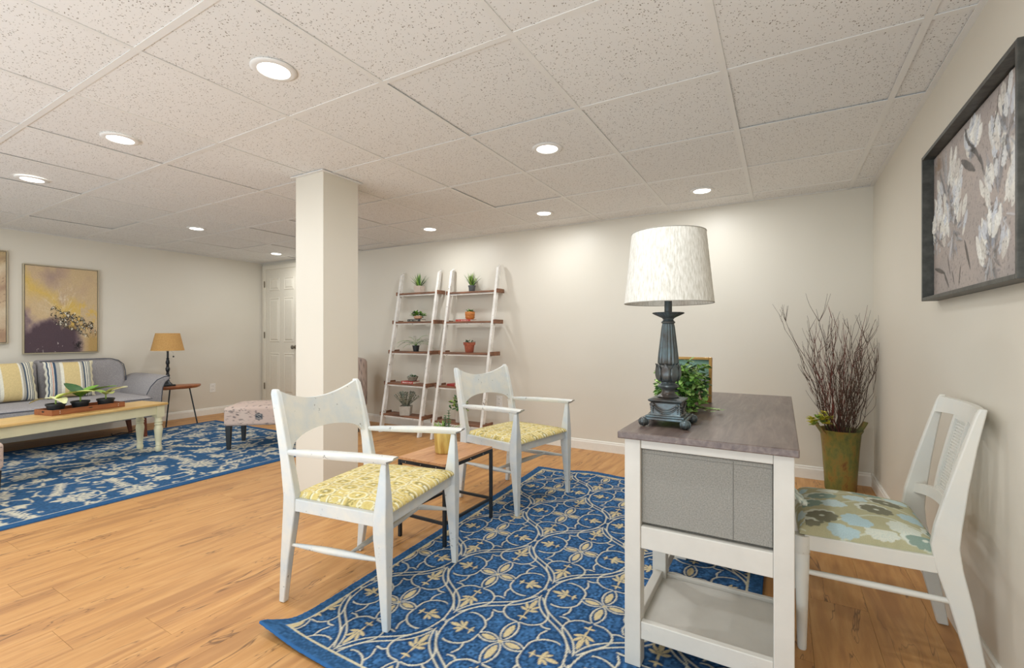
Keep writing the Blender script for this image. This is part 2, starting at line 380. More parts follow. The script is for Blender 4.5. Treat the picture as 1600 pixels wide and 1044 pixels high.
# door in the back wall beside the left corner
dx0, dx1, dh = -6.455, -5.69, 1.985
door = struct(MB().box(dx0, dx1, YB - .022, YB - .001, .012, dh).build('door_1', DOORM))
for (x, s) in ((dx0, -1), (dx1, 1)):
    a, b = sorted((x, x + s * .062)); MB().box(a, b, YB - .034, YB - .001, 0, dh + .062).build('door_casing', DOORM, door, bevel=.004)
MB().box(dx0, dx1, YB - .034, YB - .001, dh, dh + .062).build('door_casing', DOORM, door, bevel=.004)
pw = (dx1 - dx0 - .105 * 2 - .10) / 2
for k in (0, 1):
    xa = dx0 + .105 + k * (pw + .10)
    for (za, zb) in ((.22, .80), (.95, 1.58), (1.68, 1.86)):
        mb = MB(); y0 = YB - .0221
        mb.loft([[(xa + i, y0 - dd, za + i), (xa + pw - i, y0 - dd, za + i), (xa + pw - i, y0 - dd, zb - i), (xa + i, y0 - dd, zb - i)] for i, dd in ((0, 0), (.012, .006), (.02, .002), (.03, .002), (.045, .008))], cap=True)
        mb.build('door_panel', DOORM, door)
for z in (.32, 1.05, 1.78):
    MB().box(dx0 - .012, dx0 + .008, YB - .040, YB - .033, z - .045, z + .045).build('hinge', NAIL, door)
mb = MB(); kx, kz = -5.765, .885
kn = MB(); kn.lathe([(.002, 0), (.028, 0), (.028, .006), (.011, .008), (.011, .03), (.02, .034), (.028, .045), (.027, .058), (.014, .066), (.001, .067)], 20)
kn.v = [(kx + x, YB - .022 - z, kz + y) for x, y, z in kn.v]; kn.build('door_knob', NAIL, door, smooth=True)

# ceiling lights
LENS = bpy.data.materials.new('lens_glow'); LENS.use_nodes = True
b_ = LENS.node_tree.nodes['Principled BSDF']; b_.inputs['Emission Color'].default_value = (1, .97, .92, 1); b_.inputs['Emission Strength'].default_value = 6
ring_me = MB().lathe([(.064, -.004), (.082, -.006), (.092, -.004), (.095, 0), (.095, .002), (.064, .002)], 40).mesh('trim_ring')
ring_me2 = bpy.data.meshes.new('trim_ring')
mb = MB(); mb.loft([[(r * math.cos(2 * PI * j / 40), r * math.sin(2 * PI * j / 40), z) for j in range(40)] for r, z in ((.056, -.002), (.059, -.006), (.072, -.006), (.081, -.003), (.083, 0), (.056, 0), (.056, -.002))], cap=False)
ring_me = mb.mesh('trim_ring'); lens_me = MB().lathe([(.001, -.004), (.0555, -.0035), (.0555, -.001), (.001, -.001)], 40).mesh('lens')
where = ['nearest large downlight in the ceiling left of the column', 'downlight in the ceiling at far left front, second from the near one', 'downlight at the left picture edge above the paintings',
         'small downlight in front of the left wall, between near row and door', 'tiny downlight just in front of the door', 'small downlight over the left ladder shelf', 'large downlight in mid ceiling right of the column',
         'small downlight over the wall between ladder shelf and desk lamp', 'downlight above the desk lamp shade']
for i, (lx, ly) in enumerate(LIGHTS):
    t = thing('ceiling_light', ('recessed round white ' + where[i]) if i < 9 else 'recessed round white downlight ' + ['overhead in front of the desk', 'above the front end of the sofa', 'behind the viewpoint near the right wall', 'behind the viewpoint, left of the one by the right wall', 'behind the viewpoint in the middle of the row', 'behind the viewpoint nearest the sofa side'][i - 9], 'ceiling light', (lx, ly, CEIL - .0005), 0, 'recessed downlights')
    link('trim_ring', ring_me, TEE, t, smooth=True); link('lens', lens_me, LENS, t)

# ------------------------------------------------------------------ wall outlets
def outlet(x, y, z, rz, label):
    t = thing('wall_outlet', label, 'outlet', (x, y, z), rz, 'wall outlets')
    MB().box(-.036, .036, -.005, -.0003, -.058, .058).build('cover_plate', OUTW, t, bevel=.002)
    for s in (-1, 1):
        f = MB().lathe([(.0005, 0), (.017, 0), (.017, .0025), (.0005, .0025)], 20); f.v = [(a, -.005 - c, s * .024 + b) for a, b, c in f.v]; o = f.build('socket', OUTW, t)
        for k in (-1, 1):
            MB().box(k * .006 - .001, k * .006 + .001, -.0082, -.0075, s * .024 - .004, s * .024 + .006).build('slot', DARK, o)
outlet(XL, 3.36, .35, -PI / 2 + PI, 'white duplex outlet low on the left wall beside the round side table')
outlet(-2.50, YB, .372, 0, 'white duplex outlet on the back wall behind the farther armchair')
outlet(XR, 2.83, .45, -PI / 2, 'white duplex outlet on the right wall behind the white dining chair')

# ------------------------------------------------------------------ rugs
def trellis(X, Y):
    a, b = .2475, .37; u = (X + .847) / a; v = (Y - 1.725) / b
    s = u + v; t = u - v; s0 = 2 * np.floor(s / 2) + 1; t0 = 2 * np.floor(t / 2) + 1
    x = np.abs(u - (s0 + t0) / 2) * a; y = np.abs(v - (s0 - t0) / 2) * b
    tt = np.linspace(0, 1, 22); nrm = np.array([b, a]) / math.hypot(a, b)
    cen = np.stack([a * (1 - tt), b * tt], 1) + np.outer(.034 * np.sin(2 * PI * tt), nrm)
    gap = .0115
    lines = [np.abs(dpoly(x, y, cen) - gap)]
    # neighbour's strip also reaches in past the corners
    curves = [[(.090, .008), (.096, .050), (.132, .083), (.185, .088), (.226, .052), (.243, .004)],
              [(.008, .124), (.048, .128), (.084, .158), (.086, .205), (.050, .255), (.012, .305)],
              [(.108, .070), (.104, .100), (.116, .128)], [(.080, .150), (.098, .140), (.122, .142)], [(.236, .020), (.242, .012), (.2475, .0)]]
    for c in curves: lines.append(dpoly(x, y, smooth_poly(c)))
    for (c, hw) in (((.008, 0, .094, 0), .021), ((0, .008, 0, .122), .025)): lines.append(np.abs(lens(x, y, *c, hw)))
    line = np.minimum.reduce(lines)
    fill = np.maximum.reduce([lens(x, y, .018, 0, .080, 0, .0115), lens(x, y, 0, .022, 0, .100, .0135),
                              lens(x, y, .172, 0, .222, 0, .0085), lens(x, y, .160, .002, .170, .036, .0062), lens(x, y, .166, .006, .192, .026, .0055), lens(x, y, .138, 0, .182, 0, .0042), lens(x, y, .128, -.004, .126, .020, .0042), lens(x, y, .112, 0, .140, 0, .0040),
                              lens(x, y, 0, .212, 0, .280, .0095), lens(x, y, .002, .200, .038, .214, .0068), lens(x, y, .006, .210, .030, .246, .0062), lens(x, y, 0, .168, 0, .222, .0044), lens(x, y, -.004, .160, .022, .156, .0042), lens(x, y, 0, .136, 0, .170, .0040)])
    ctr = .008 - np.hypot(x, y)
    cream = np.clip((.0033 - line) / .0026 + .5, 0, 1); tan = np.clip(np.maximum(fill, ctr) / .0026 + .5, 0, 1)
    near = np.clip((.013 - np.minimum(line, -fill)) / .004 + .5, 0, 1)
    return cream, tan, near
def rug1():
    x0, x1, y0, y1 = -1.655, -.07, .975, 3.27; st = .0045
    nu = int((x1 - x0) / st); nv = int((y1 - y0) / st); U, W = np.meshgrid(np.linspace(0, 1, nu), np.linspace(0, 1, nv)); U = U.ravel(); W = W.ravel()
    X = x0 + (x1 - x0) * U; Y = y0 + (y1 - y0) * W; yw = Y + W ** 3 * .12 * (1 - np.exp(-(X - x0) / .35))
    n1 = rng.random(len(X)); n2 = vnoise(X, Y, 45, 1, 2)
    n4 = np.repeat(np.repeat(rng.random((nv // 2 + 1, nu // 2 + 1)), 2, 0), 2, 1)[:nv, :nu].ravel(); base = V3('#446f9e')[None] * (.30 + 1.0 * n4[:, None] ** 1.4 + .40 * n1[:, None]) * (.85 + .3 * n2[:, None])
    cream, tan, near = trellis(X, Y)
    ed = np.minimum.reduce([X - x0, x1 - X, Y - y0, y1 - Y]); inside = ed > .052
    c = blend(base, near * .60 * inside, V3('#22406a')); c = blend(c, cream * inside, V3('#e4ddc6')); c = blend(c, tan * inside, V3('#e0cda0'))
    c = blend(c, np.clip((.0045 - np.abs(ed - .056)) / .003 + .5, 0, 1), V3('#ddd3b4')); c = blend(c, (ed < .049) * .5, V3('#3c6590') * 1.0); c = c * (1 - .25 * n1[:, None])
    c = blend(c, (ed < .008) * .8, V3('#3b6ba0'))
    r = np.hypot(X - x0, Y - y0); Xw = X + .115 * (1 - W) * np.exp(-(X - x0) / .45) - .055 * np.exp(-(r / .07) ** 2); z = .009 + .024 * np.exp(-(r / .10) ** 1.5) + .010 * np.exp(-((Y - y0) / .06) ** 2) * np.exp(-((X - x0) / .5) ** 2) + .006 * W ** 6 * (1 + np.sin(X * 14)) 
    z = z + rng.random(len(X)) * .0012 + .0012 * np.maximum(cream, tan)
    P = np.stack([Xw, yw, z], 1)
    def low(q): q[:, 2] = q[:, 2] - .0078; return q
    o = link('area_rug', grid_mesh('area_rug', P, nu, nv, c, low), P_RUG); return tag(o, 'blue rug with cream trellis and fleur pattern under the desk and armchairs', 'rug')
rug1()
def rug2():
    x0, x1, y0, y1 = -6.0, -3.63, .25, 3.12; st = .0078
    nu = int((x1 - x0) / st); nv = int((y1 - y0) / st); X, Y = np.meshgrid(np.linspace(x0, x1, nu), np.linspace(y0, y1, nv)); X = X.ravel(); Y = Y.ravel()
    n1 = rng.random(len(X)); c = V3('#40678f')[None] * (.6 + .7 * n1[:, None])
    r = random.Random(11); cream = np.zeros(len(X)); dark = np.zeros(len(X))
    def sub(cx, cy, R): return np.nonzero((np.abs(X - cx) < R) & (np.abs(Y - cy) < R))[0]
    def leaf(cx, cy, ang, L, hw, tgt=None):
        i = sub(cx, cy, L * 1.2)
        if len(i): cream[i] = np.maximum(cream[i], np.clip(lens(X[i], Y[i], cx, cy, cx + L * math.cos(ang), cy + L * math.sin(ang), hw) / .004 + .5, 0, 1))
    def cut(cx, cy, ang, L, hw):
        i = sub(cx, cy, L * 1.2)
        if len(i): dark[i] = np.maximum(dark[i], np.clip(lens(X[i], Y[i], cx, cy, cx + L * math.cos(ang), cy + L * math.sin(ang), hw) / .004 + .5, 0, 1))
    gx = .30
    k = 0
    for j in range(11):
        for i in range(9):
            cx = x0 + .12 + gx * (i + .5 * (j % 2)); cy = y0 + .13 + .27 * j; k += 1
            if cx > x1 - .02: continue
            kind = (i * 2 + j) % 3; a0 = r.uniform(0, 2 * PI)
            if kind == 0:      # palmette rosette
                for q in range(9): leaf(cx, cy, a0 + q * 2 * PI / 9, .105, .022)
                for q in range(9): cut(cx + .02 * math.cos(a0 + q * .7), cy + .02 * math.sin(a0 + q * .7), a0 + q * 2 * PI / 9, .07, .005)
                cut(cx - .015, cy, 0, .03, .012)
            elif kind == 1:    # wheat-like frond pair
                for s in (-1, 1):
                    a = a0 + (s > 0) * PI
                    for q in range(5):
                        px, py = cx + math.cos(a) * .034 * q, cy + math.sin(a) * .034 * q
                        leaf(px, py, a + .7, .052, .0075); leaf(px, py, a - .7, .052, .0075)
                    leaf(cx, cy, a, .17, .008)
            else:
                for q in range(5): leaf(cx + .03 * math.cos(a0), cy + .03 * math.sin(a0), a0 + (q - 2) * .55, .09, .018); 
                leaf(cx, cy, a0 + PI, .12, .010)
                cut(cx + .03 * math.cos(a0), cy + .03 * math.sin(a0), a0, .06, .006)
            # scrolling stem
            p = np.array([[cx + math.cos(a0 + 1.2 + t * 2.6) * (.10 + .05 * t), cy + math.sin(a0 + 1.2 + t * 2.6) * (.10 + .05 * t)] for t in np.linspace(0, 1, 10)])
            ii = sub(cx, cy, .2); cream[ii] = np.maximum(cream[ii], np.clip((.0055 - dpoly(X[ii], Y[ii], p)) / .004 + .5, 0, 1))
            for q in (3, 6, 9): leaf(p[q][0], p[q][1], a0 + q, .05, .013)
    for q in range(620):
        px, py, a = r.uniform(x0, x1), r.uniform(y0, y1), r.uniform(0, 6.28); leaf(px, py, a, r.uniform(.04, .08), r.uniform(.007, .012)); 
        if q % 2: leaf(px, py, a + 1.1, .045, .008)
        if q % 3 == 0: cut(px, py, a, .05, .003)
    ed = np.minimum.reduce([X - x0, x1 - X, Y - y0, y1 - Y])
    cc = V3('#e3dcc6')[None] * (.8 + .3 * n1[:, None])
    m = cream * (1 - dark * .85) * (ed > .07); c = c * (1 - m[:, None]) + cc * m[:, None]
    c = blend(c, (ed < .062) * 1.0, V3('#386390')); c = blend(c, (np.abs(ed - .068) < .005) * 1.0, V3('#cfd0c4')); c = c * (1 - .2 * n1[:, None])
    z = .007 + rng.random(len(X)) * .001
    def low(q): q[:, 2] = .0004; return q
    o = link('area_rug', grid_mesh('area_rug', np.stack([X, Y, z], 1), nu, nv, c, low), P_RUG); tag(o, 'blue and cream floral rug in front of the grey sofa', 'rug')
rug2()

# ------------------------------------------------------------------ cushions and upholstered shapes
def cushion(name, mat, parent, outline, z0, h, dome, colf, nu=90, nv=90, under=.0):
    """outline(u,v)->x,y for u,v in [-1,1]; a soft pad from z0 up to z0+h with a dome"""
    t = np.linspace(-1, 1, nu); t = np.sign(t) * (1 - (1 - np.abs(t)) ** 1.6); s = np.linspace(-1, 1, nv); s = np.sign(s) * (1 - (1 - np.abs(s)) ** 1.6)
    U, Vv = np.meshgrid(t, s); U = U.ravel(); Vv = Vv.ravel(); m = np.maximum(np.abs(U), np.abs(Vv))
    x, y = outline(U, Vv)
    e = np.clip((1 - np.abs(U) ** 14), 0, 1) ** .5 * np.clip((1 - np.abs(Vv) ** 14), 0, 1) ** .5
    z = z0 + h * e + dome * (1 - U ** 2) * (1 - Vv ** 2)
    c = colf(x + 0 * z, y + (z - z0) * 0, U, Vv, z)
    P = np.stack([x, y, z], 1)
    def low(q): q[:, 2] = z0 - under - .001; return q
    o = link(name, grid_mesh(name, P, nu, nv, c, low), mat, parent); return o
def damask(x, y, U, V_, z):
    px = x + np.sign(x) * 0; ex = .075; ey = .05
    zz = (z - z.max()); X = (x + zz * np.sign(U) * (np.abs(U) > .93)) / ex; Y = (y + zz * np.sign(V_) * (np.abs(V_) > .93)) / ey
    s = X + Y; t = X - Y; s0 = 2 * np.floor(s / 2) + 1; t0 = 2 * np.floor(t / 2) + 1
    dx = np.abs(X - (s0 + t0) / 2); dy = np.abs(Y - (s0 - t0) / 2); r = np.hypot(dx, dy * 1.0)
    og = np.abs(dx + dy - 1 + .12 * np.sin(2 * PI * dy)); n = vnoise(x, y, 140, 3, 2)
    c = np.tile(V3('#ddc983'), (len(x), 1)); c = blend(c, (n > .52) * .35, V3('#cbae62'))
    c = blend(c, np.clip((.10 - og) / .05, 0, 1), V3('#efe9c8')); c = blend(c, np.clip((.035 - og) / .03, 0, 1), V3('#b79a48'))
    c = blend(c, np.clip((.07 - np.abs(r - .52)) / .05, 0, 1) * .9, V3('#f1ecd0')); c = blend(c, np.clip((.03 - np.abs(r - .60)) / .03, 0, 1) * .9, V3('#8d8150'))
    c = blend(c, np.clip((.34 - r) / .05, 0, 1) * (n > .48) * .8, V3('#8f8556')); c = blend(c, np.clip((.12 - r) / .05, 0, 1), V3('#f1ecd0'))
    return c
def floral(x, y, U, V_, z):
    n = vnoise(x, y, 60, 5, 2); c = np.tile(V3('#c0bc98'), (len(x), 1)); c = blend(c, (n - .4) * .6, V3('#aeaa88')); zz = (z.max() - z)
    X = x + np.sign(U) * zz * (np.abs(U) > .9); Y = y + np.sign(V_) * zz * (np.abs(V_) > .9)
    r = random.Random(4)
    for k in range(5):   # pale vines
        p = smooth_poly([(-.34, -.28 + k * .12), (-.16, -.20 + k * .12), (0, -.25 + k * .12), (.16, -.17 + k * .12), (.34, -.22 + k * .12)], 5); c = blend(c, np.clip((.0035 - dpoly(X, Y, p)) / .002 + .5, 0, 1), V3('#d5d8c2'))
    cols = [('#cfe0df', None), ('#dfe2d2', None), ('#86846f', '#dcdfcf'), ('#91a598', '#dfe4d6'), ('#bcd3d6', None)]
    for j in range(7):
        for i in range(7):
            cx = -.30 + .102 * i + (.049 if j % 2 else 0) + r.uniform(-.012, .012); cy = -.29 + .088 * j + r.uniform(-.012, .012); k = (i * 3 + j * 2) % 5; f, hl = cols[k]
            a = np.arctan2(Y - cy, X - cx); d = np.hypot((X - cx) / 1.3, Y - cy); R = .0315 * (1 + .17 * np.abs(np.sin(a * 5 + i)))
            if k in (0, 1, 4): R = R * (1 - .5 * np.clip(np.cos(a - 2.4 - .3 * j), 0, 1) ** 3)
            if hl: c = blend(c, np.clip((R * 1.16 - np.hypot((X - cx - .008) / 1.25, Y - cy + .008)) / .002 + .5, 0, 1), V3(hl))
            c = blend(c, np.clip((R - d) / .002 + .5, 0, 1), V3(f)); 
            if hl: c = blend(c, np.clip((.006 - d) / .002 + .5, 0, 1), V3('#d9dccb'))
            else: c = blend(c, np.clip((R - d) / .002, 0, 1) * (np.sin(a * 18) > .8) * .25, V3('#9fc0c4'))
    return c

# ------------------------------------------------------------------ armchairs
def armchair(loc, rz, label):
    t = thing('armchair', label, 'chair', loc, rz, 'white armchairs with yellow seats'); W = CHAIRW
    for s in (-1, 1):
        mb = MB(); mb.rects([(-.252, s * .233, 0, .013, .0125), (-.232, s * .236, .18, .020, .015), (-.203, s * .242, .37, .029, .017), (-.200, s * .243, .43, .029, .017), (-.222, s * .244, .56, .023, .015), (-.252, s * .243, .70, .020, .0135), (-.282, s * .241, .82, .018, .0125), (-.288, s * .241, .838, .011, .009)])
        mb.build('rear_leg', W, t, bevel=.004, smooth=True, angle=50)
        mb = MB()
        path = [(.250, s * .264, .0095, .012), (.243, s * .263, .18, .019), (.235, s * .262, .34, .027), (.234, s * .262, .41, .027), (.238, s * .263, .47, .022), (.243, s * .264, .600, .0105)]
        mb.loft([[(x + dx * a, y + dy * a, z) for dx, dy in ((-1, -.9), (0, -1.0), (1, -.9), (1.0, 0), (1, .9), (0, 1.0), (-1, .9), (-1.0, 0))] for x, y, z, a in path])
        mb.build('front_leg', W, t, bevel=.003, smooth=True, angle=30)
        # side rail
        mb = MB(); mb.hexa([(-.19, s * .232, .372), (.225, s * .250, .372), (.225, s * .274, .372), (-.19, s * .254, .372), (-.19, s * .232, .420), (.225, s * .250, .420), (.225, s * .274, .420), (-.19, s * .254, .420)]); mb.build('seat_rail', W, t, bevel=.003)
        # armrest
        rings = []
        for x, w_, h_, z, y in ((-.215, .010, .009, .597, .247), (-.14, .016, .012, .600, .252), (0, .021, .0135, .606, .258), (.14, .023, .0135, .611, .263), (.235, .022, .013, .613, .265), (.262, .021, .012, .614, .266)):
            k = 0 if x < .25 else 1
            rings.append([(x + (.028 * k if zz > 0 else 0), s * y + yy * w_, z + zz * h_) for yy, zz in ((-.7, -1), (.7, -1), (1, -.3), (1, .5), (.6, 1), (-.6, 1), (-1, .5), (-1, -.3))])
        MB().loft(rings).build('armrest', W, t, smooth=True, angle=50)
        rr = [.006, .010, .0135, .0135, .010, .006]; xsn = np.linspace(-.212, .232, 6)
        MB().tube([(x, s * (.236 + .024 * (x + .212) / .444), .232 + .02 * (x + .212) / .444) for x in xsn], rr, 10).build('stretcher', W, t, smooth=True)
    ysn = np.linspace(-.246, .246, 7); MB().tube([(.075, y, .245) for y in ysn], [.006, .009, .0125, .014, .0125, .009, .006], 10).build('stretcher', W, t, smooth=True)
    MB().box(.222, .246, -.240, .240, .372, .420).build('seat_rail', W, t, bevel=.003); MB().box(-.212, -.190, -.228, .228, .372, .420).build('seat_rail', W, t, bevel=.003)
    # curved back panel with arched lower edge
    nu, nv = 29, 7; fr = []; bk = []; hw = .232
    xp = lambda z: np.interp(z, [.43, .56, .70, .82, .84], [-.200, -.222, -.252, -.282, -.288])
    for j in range(nv):
        for i in range(nu):
            y = -hw + 2 * hw * i / (nu - 1); q = abs(y) / hw; top = .832 - .052 * (1 - q ** 2); bot = .592 + .062 * math.sqrt(max(0, 1 - min(1, q / .93) ** 2)); z = bot + (top - bot) * j / (nv - 1)
            x = float(xp(z)) - .030 * (1 - q ** 2); fr.append((x + .008, y, z)); bk.append((x - .008, y, z))
    mb = MB(); n = nu * nv; F = []
    for j in range(nv - 1):
        for i in range(nu - 1):
            a = j * nu + i; F.append((a, a + 1, a + nu + 1, a + nu)); F.append((n + a, n + a + nu, n + a + nu + 1, n + a + 1))
    for i in range(nu - 1):
        F.append((i, n + i, n + i + 1, i + 1)); a = (nv - 1) * nu + i; F.append((a, a + 1, n + a + 1, n + a))
    for j in range(nv - 1):
        a = j * nu; F.append((a, a + nu, n + a + nu, n + a)); a = j * nu + nu - 1; F.append((a, n + a, n + a + nu, a + nu))
    mb.add(fr + bk, F); mb.build('back_panel', W, t, smooth=True, angle=40)
    def outl(U, V_): x = .030 + .228 * U; hw_ = .2335 + .020 * (U + 1) / 2; return x, V_ * hw_
    cushion('seat', P_SEAT, t, outl, .4205, .022, .018, damask, 110, 110)
    return t
armchair((-1.4995, 1.4175, .001), math.radians(10), 'white distressed armchair with yellow patterned seat nearest the camera')
armchair((-1.5185, 2.640, .001), math.radians(-10), 'white distressed armchair with yellow patterned seat farther away, before the ladder shelf')

# ------------------------------------------------------------------ cane-back dining chair at the desk
def dining_chair():
    t = thing('dining_chair', 'white cane-back dining chair with sage floral seat against the right wall', 'chair', (.28, 2.06, .0005), PI); W = CHAIRW2
    for s in (-1, 1):
        mb = MB(); yy = .203
        path = [(-.228, 0, .016), (-.205, .12, .021), (-.178, .25, .027), (-.150, .36, .032), (-.143, .42, .033), (-.150, .48, .031), (-.172, .60, .023), (-.200, .73, .015), (-.222, .820, .011), (-.228, .838, .008)]
        mb.rects([(x, s * (yy - .006 * (z > .4)), z, a, .0125 if a > .013 else .010) for x, z, a in path]); mb.build('rear_leg', W, t, bevel=.004, smooth=True, angle=50)
        MB().lathe([(.012, 0), (.0135, .004), (.019, .20), (.0225, .318), (.021, .323), (.0235, .328), (.0245, .345), (.0245, .384)], 24, (.2215, s * .213)).build('front_leg', W, t, smooth=True, angle=40)
        MB().hexa([(-.125, s * .190, .338), (.215, s * .203, .338), (.215, s * .226, .338), (-.125, s * .212, .338), (-.125, s * .190, .388), (.215, s * .203, .388), (.215, s * .226, .388), (-.125, s * .212, .388)]).build('seat_rail', W, t, bevel=.003)
        xsn = np.linspace(-.180, .225, 6); MB().tube([(x, s * (.205 + .008 * (x + .2) / .42), .262) for x in xsn], [.008, .0095, .0105, .0105, .0095, .008], 10).build('stretcher', W, t, smooth=True)
    MB().box(.214, .234, -.196, .196, .338, .388).build('seat_rail', W, t, bevel=.003); MB().box(-.150, -.128, -.188, .188, .338, .388).build('seat_rail', W, t, bevel=.003)
    def rail(z0, z1, arch_top, arch_bot, name):
        fr = []; n = 17; rings = []
        for i in range(n):
            y = -.188 + .376 * i / (n - 1); q = 1 - (abs(y) / .19) ** 2; za = z0 + arch_bot * q; zb = z1 + arch_top * q; c = -.026 * q
            xa = float(np.interp(za, [.42, .60, .73, .84], [-.143, -.172, -.200, -.226])) + c; xb = float(np.interp(zb, [.42, .60, .73, .84], [-.143, -.172, -.200, -.226])) + c
            rings.append([(xa - .009, y, za), (xa + .009, y, za), (xb + .009, y, zb), (xb - .009, y, zb)])
        return MB().loft(rings).build(name, W, t, smooth=True, angle=40)
    rail(.775, .832, .0, .010, 'top_rail'); rail(.470, .505, .022, .022, 'lower_rail')
    # cane splat: frame and woven strips
    def pt(y, z, d=0): return (float(np.interp(z, [.42, .60, .73, .84], [-.143, -.172, -.200, -.226])) - .026 * (1 - (y / .19) ** 2) + d, y, z)
    z0, z1, hw = .524, .790, .062
    sp = MB()
    for s in (-1, 1): sp.loft([[pt(s * hw - .009, z, -.007), pt(s * hw + .009, z, -.007), pt(s * hw + .009, z, .008), pt(s * hw - .009, z, .008)] for z in np.linspace(z0 - .004, z1, 8)])
    for z in (z0 + .006, z1 - .010): sp.loft([[pt(y, z - .008, -.006), pt(y, z + .008, -.006), pt(y, z + .008, .007), pt(y, z - .008, .007)] for y in (-hw + .008, 0, hw - .008)])
    spl = sp.build('splat', W, t)
    cane = MB(); cw = hw - .009
    for k in range(24):
        z = z0 + .014 + (z1 - z0 - .032) * (k + .5) / 24; cane.loft([[pt(y, z - .0020, -.001), pt(y, z + .0020, -.001), pt(y, z + .0020, .001), pt(y, z - .0020, .001)] for y in (-cw, 0, cw)])
    for k in range(9):
        y = -cw + 2 * cw * (k + .5) / 9; cane.loft([[pt(y - .0022, z, 0), pt(y + .0022, z, 0), pt(y + .0022, z, .0016), pt(y - .0022, z, .0016)] for z in np.linspace(z0 + .01, z1 - .014, 6)])
    o = cane.build('cane_weave', W, spl); o['kind'] = 'stuff'
    def outl(U, V_): x = .047 + .182 * U; return x + .008 * (1 - V_ ** 2) * (U > 0) * U, V_ * (.198 + .025 * (U + 1) / 2)
    cushion('seat', P_SEAT, t, outl, .3885, .045, .030, floral, 170, 170)
dining_chair()

# ------------------------------------------------------------------ desk
def desk():
    t = thing('desk', 'white desk with dark brown wooden top and fabric bin bay', 'desk', (-.20, 2.07, 0.010)); ox, oy = -.20, 2.07; zf = -.010
    def bx(name, x0, x1, y0, y1, z0, z1, mat=DESKW, bev=.0025, par=None): return MB().box(x0 - ox, x1 - ox, y0 - oy, y1 - oy, z0 + zf, z1 + zf).build(name, mat, par or t, bevel=bev)
    bx('desk_top', -.452, .041, 1.447, 2.69, .728, .750, DESKT, .003)
    X0, X1, Lw = -.434, -.020, .050; ends = [(1.465, 1.835), (2.27, 2.64)]
    for (ya, yb) in ends:
        for x in (X0, X1):
            for y in (ya, yb): bx('leg', x, x + Lw, y, y + Lw, .0105, .727)
    for ei, (ya, yb) in enumerate(ends):
        n0 = ya if ei == 0 else yb
        for y in (ya + (.004 if ei == 0 else .008), yb + .008):
            bx('rail', X0 + Lw, X1, y, y + .03, .6985, .727) if y < yb and ei == 0 else bx('rail', X0 + Lw, X1, y, y + .03, .66, .727)
            if (ei == 0): bx('rail', X0 + Lw, X1, y, y + .03, .385, .4545)
        for x in (X0 + .008, X1 + .008): bx('rail', x, x + .03, ya + Lw, yb, .10, .150)
        bx('shelf_front', X0 + Lw, X1, ya + .004, ya + .026, .100, .155); bx('shelf_front', X0 + Lw, X1, yb + .02, yb + .038, .100, .135)
        bx('shelf', X0 + .03, X1 + .012, ya + .028, yb + .018, .108, .122, bev=.001)
        if ei == 0: bx('bay_floor', X0 + .03, X1 + Lw - .02, ya + .036, yb + .007, .447, .4545, bev=0)
        for x in (X0 + .07, X1 - .05):   # screw covers on the shelf front
            c = MB().lathe([(.001, 0), (.008, 0), (.008, .001), (.001, .001)], 16); c.v = [(a + x - ox, ya + .0041 - c_ - oy, b + .128 + zf) for a, b, c_ in c.v]; c.build('screw_cover', DESKW, t)
    bx('stretcher', X0 + .012, X0 + .037, 1.885, 2.27, .105, .150); bx('apron', X0 + .008, X0 + .028, 1.885, 2.27, .66, .727); bx('apron', X1 + .02, X1 + .04, 1.885, 2.27, .66, .727)
    # fabric bin with rope handle towards the chair
    b = thing('storage_bin', 'grey woven fabric bin with rope handle in the desk bay', 'bin', (-.20, 1.68, .4632)); 
    x0, x1, y0, y1, h = -.1835, .1785, -.200, .148, .232
    mb = MB(); mb.box(x0, x1, y0, y0 + .008, 0, h); mb.box(x0, x1, y1 - .008, y1, 0, h); mb.box(x0, x0 + .008, y0 + .008, y1 - .008, 0, h); mb.box(x1 - .008, x1, y0 + .008, y1 - .008, 0, h); mb.box(x0 + .008, x1 - .008, y0 + .008, y1 - .008, 0, .006); mb.build('bin_body', BIN, b, bevel=.003)
    MB().box(.078, .0795, y0 - .0009, y0 - .0001, .002, h - .004).build('seam', M('seam', '#6e6c67', .9), b)
    MB().tube([(x, y0 - .0006, h - .012) for x in (x0 + .004, (x0 + x1) / 2, x1 - .004)], .0008, 6).build('hem_stitch', M('hem', '#85837c', .9), b)
    rope = MB(); pts = []
    for k in range(25):
        a = k / 24; y = .045 - .10 * a; pts.append((x1 + .004 + .078 * math.sin(PI * a), y + .0, .165 - .085 * math.sin(PI * a) ** .8))
    for q in range(3):
        pp = []
        for k, p in enumerate(pts): ph = k * .9 + q * 2 * PI / 3; pp.append((p[0] + .0045 * math.cos(ph), p[1] + .0045 * math.sin(ph), p[2] + .003 * math.sin(ph)))
        rope.tube(pp, .0048, 7)
    rope.build('rope_handle', ROPE, b, smooth=True)
desk()

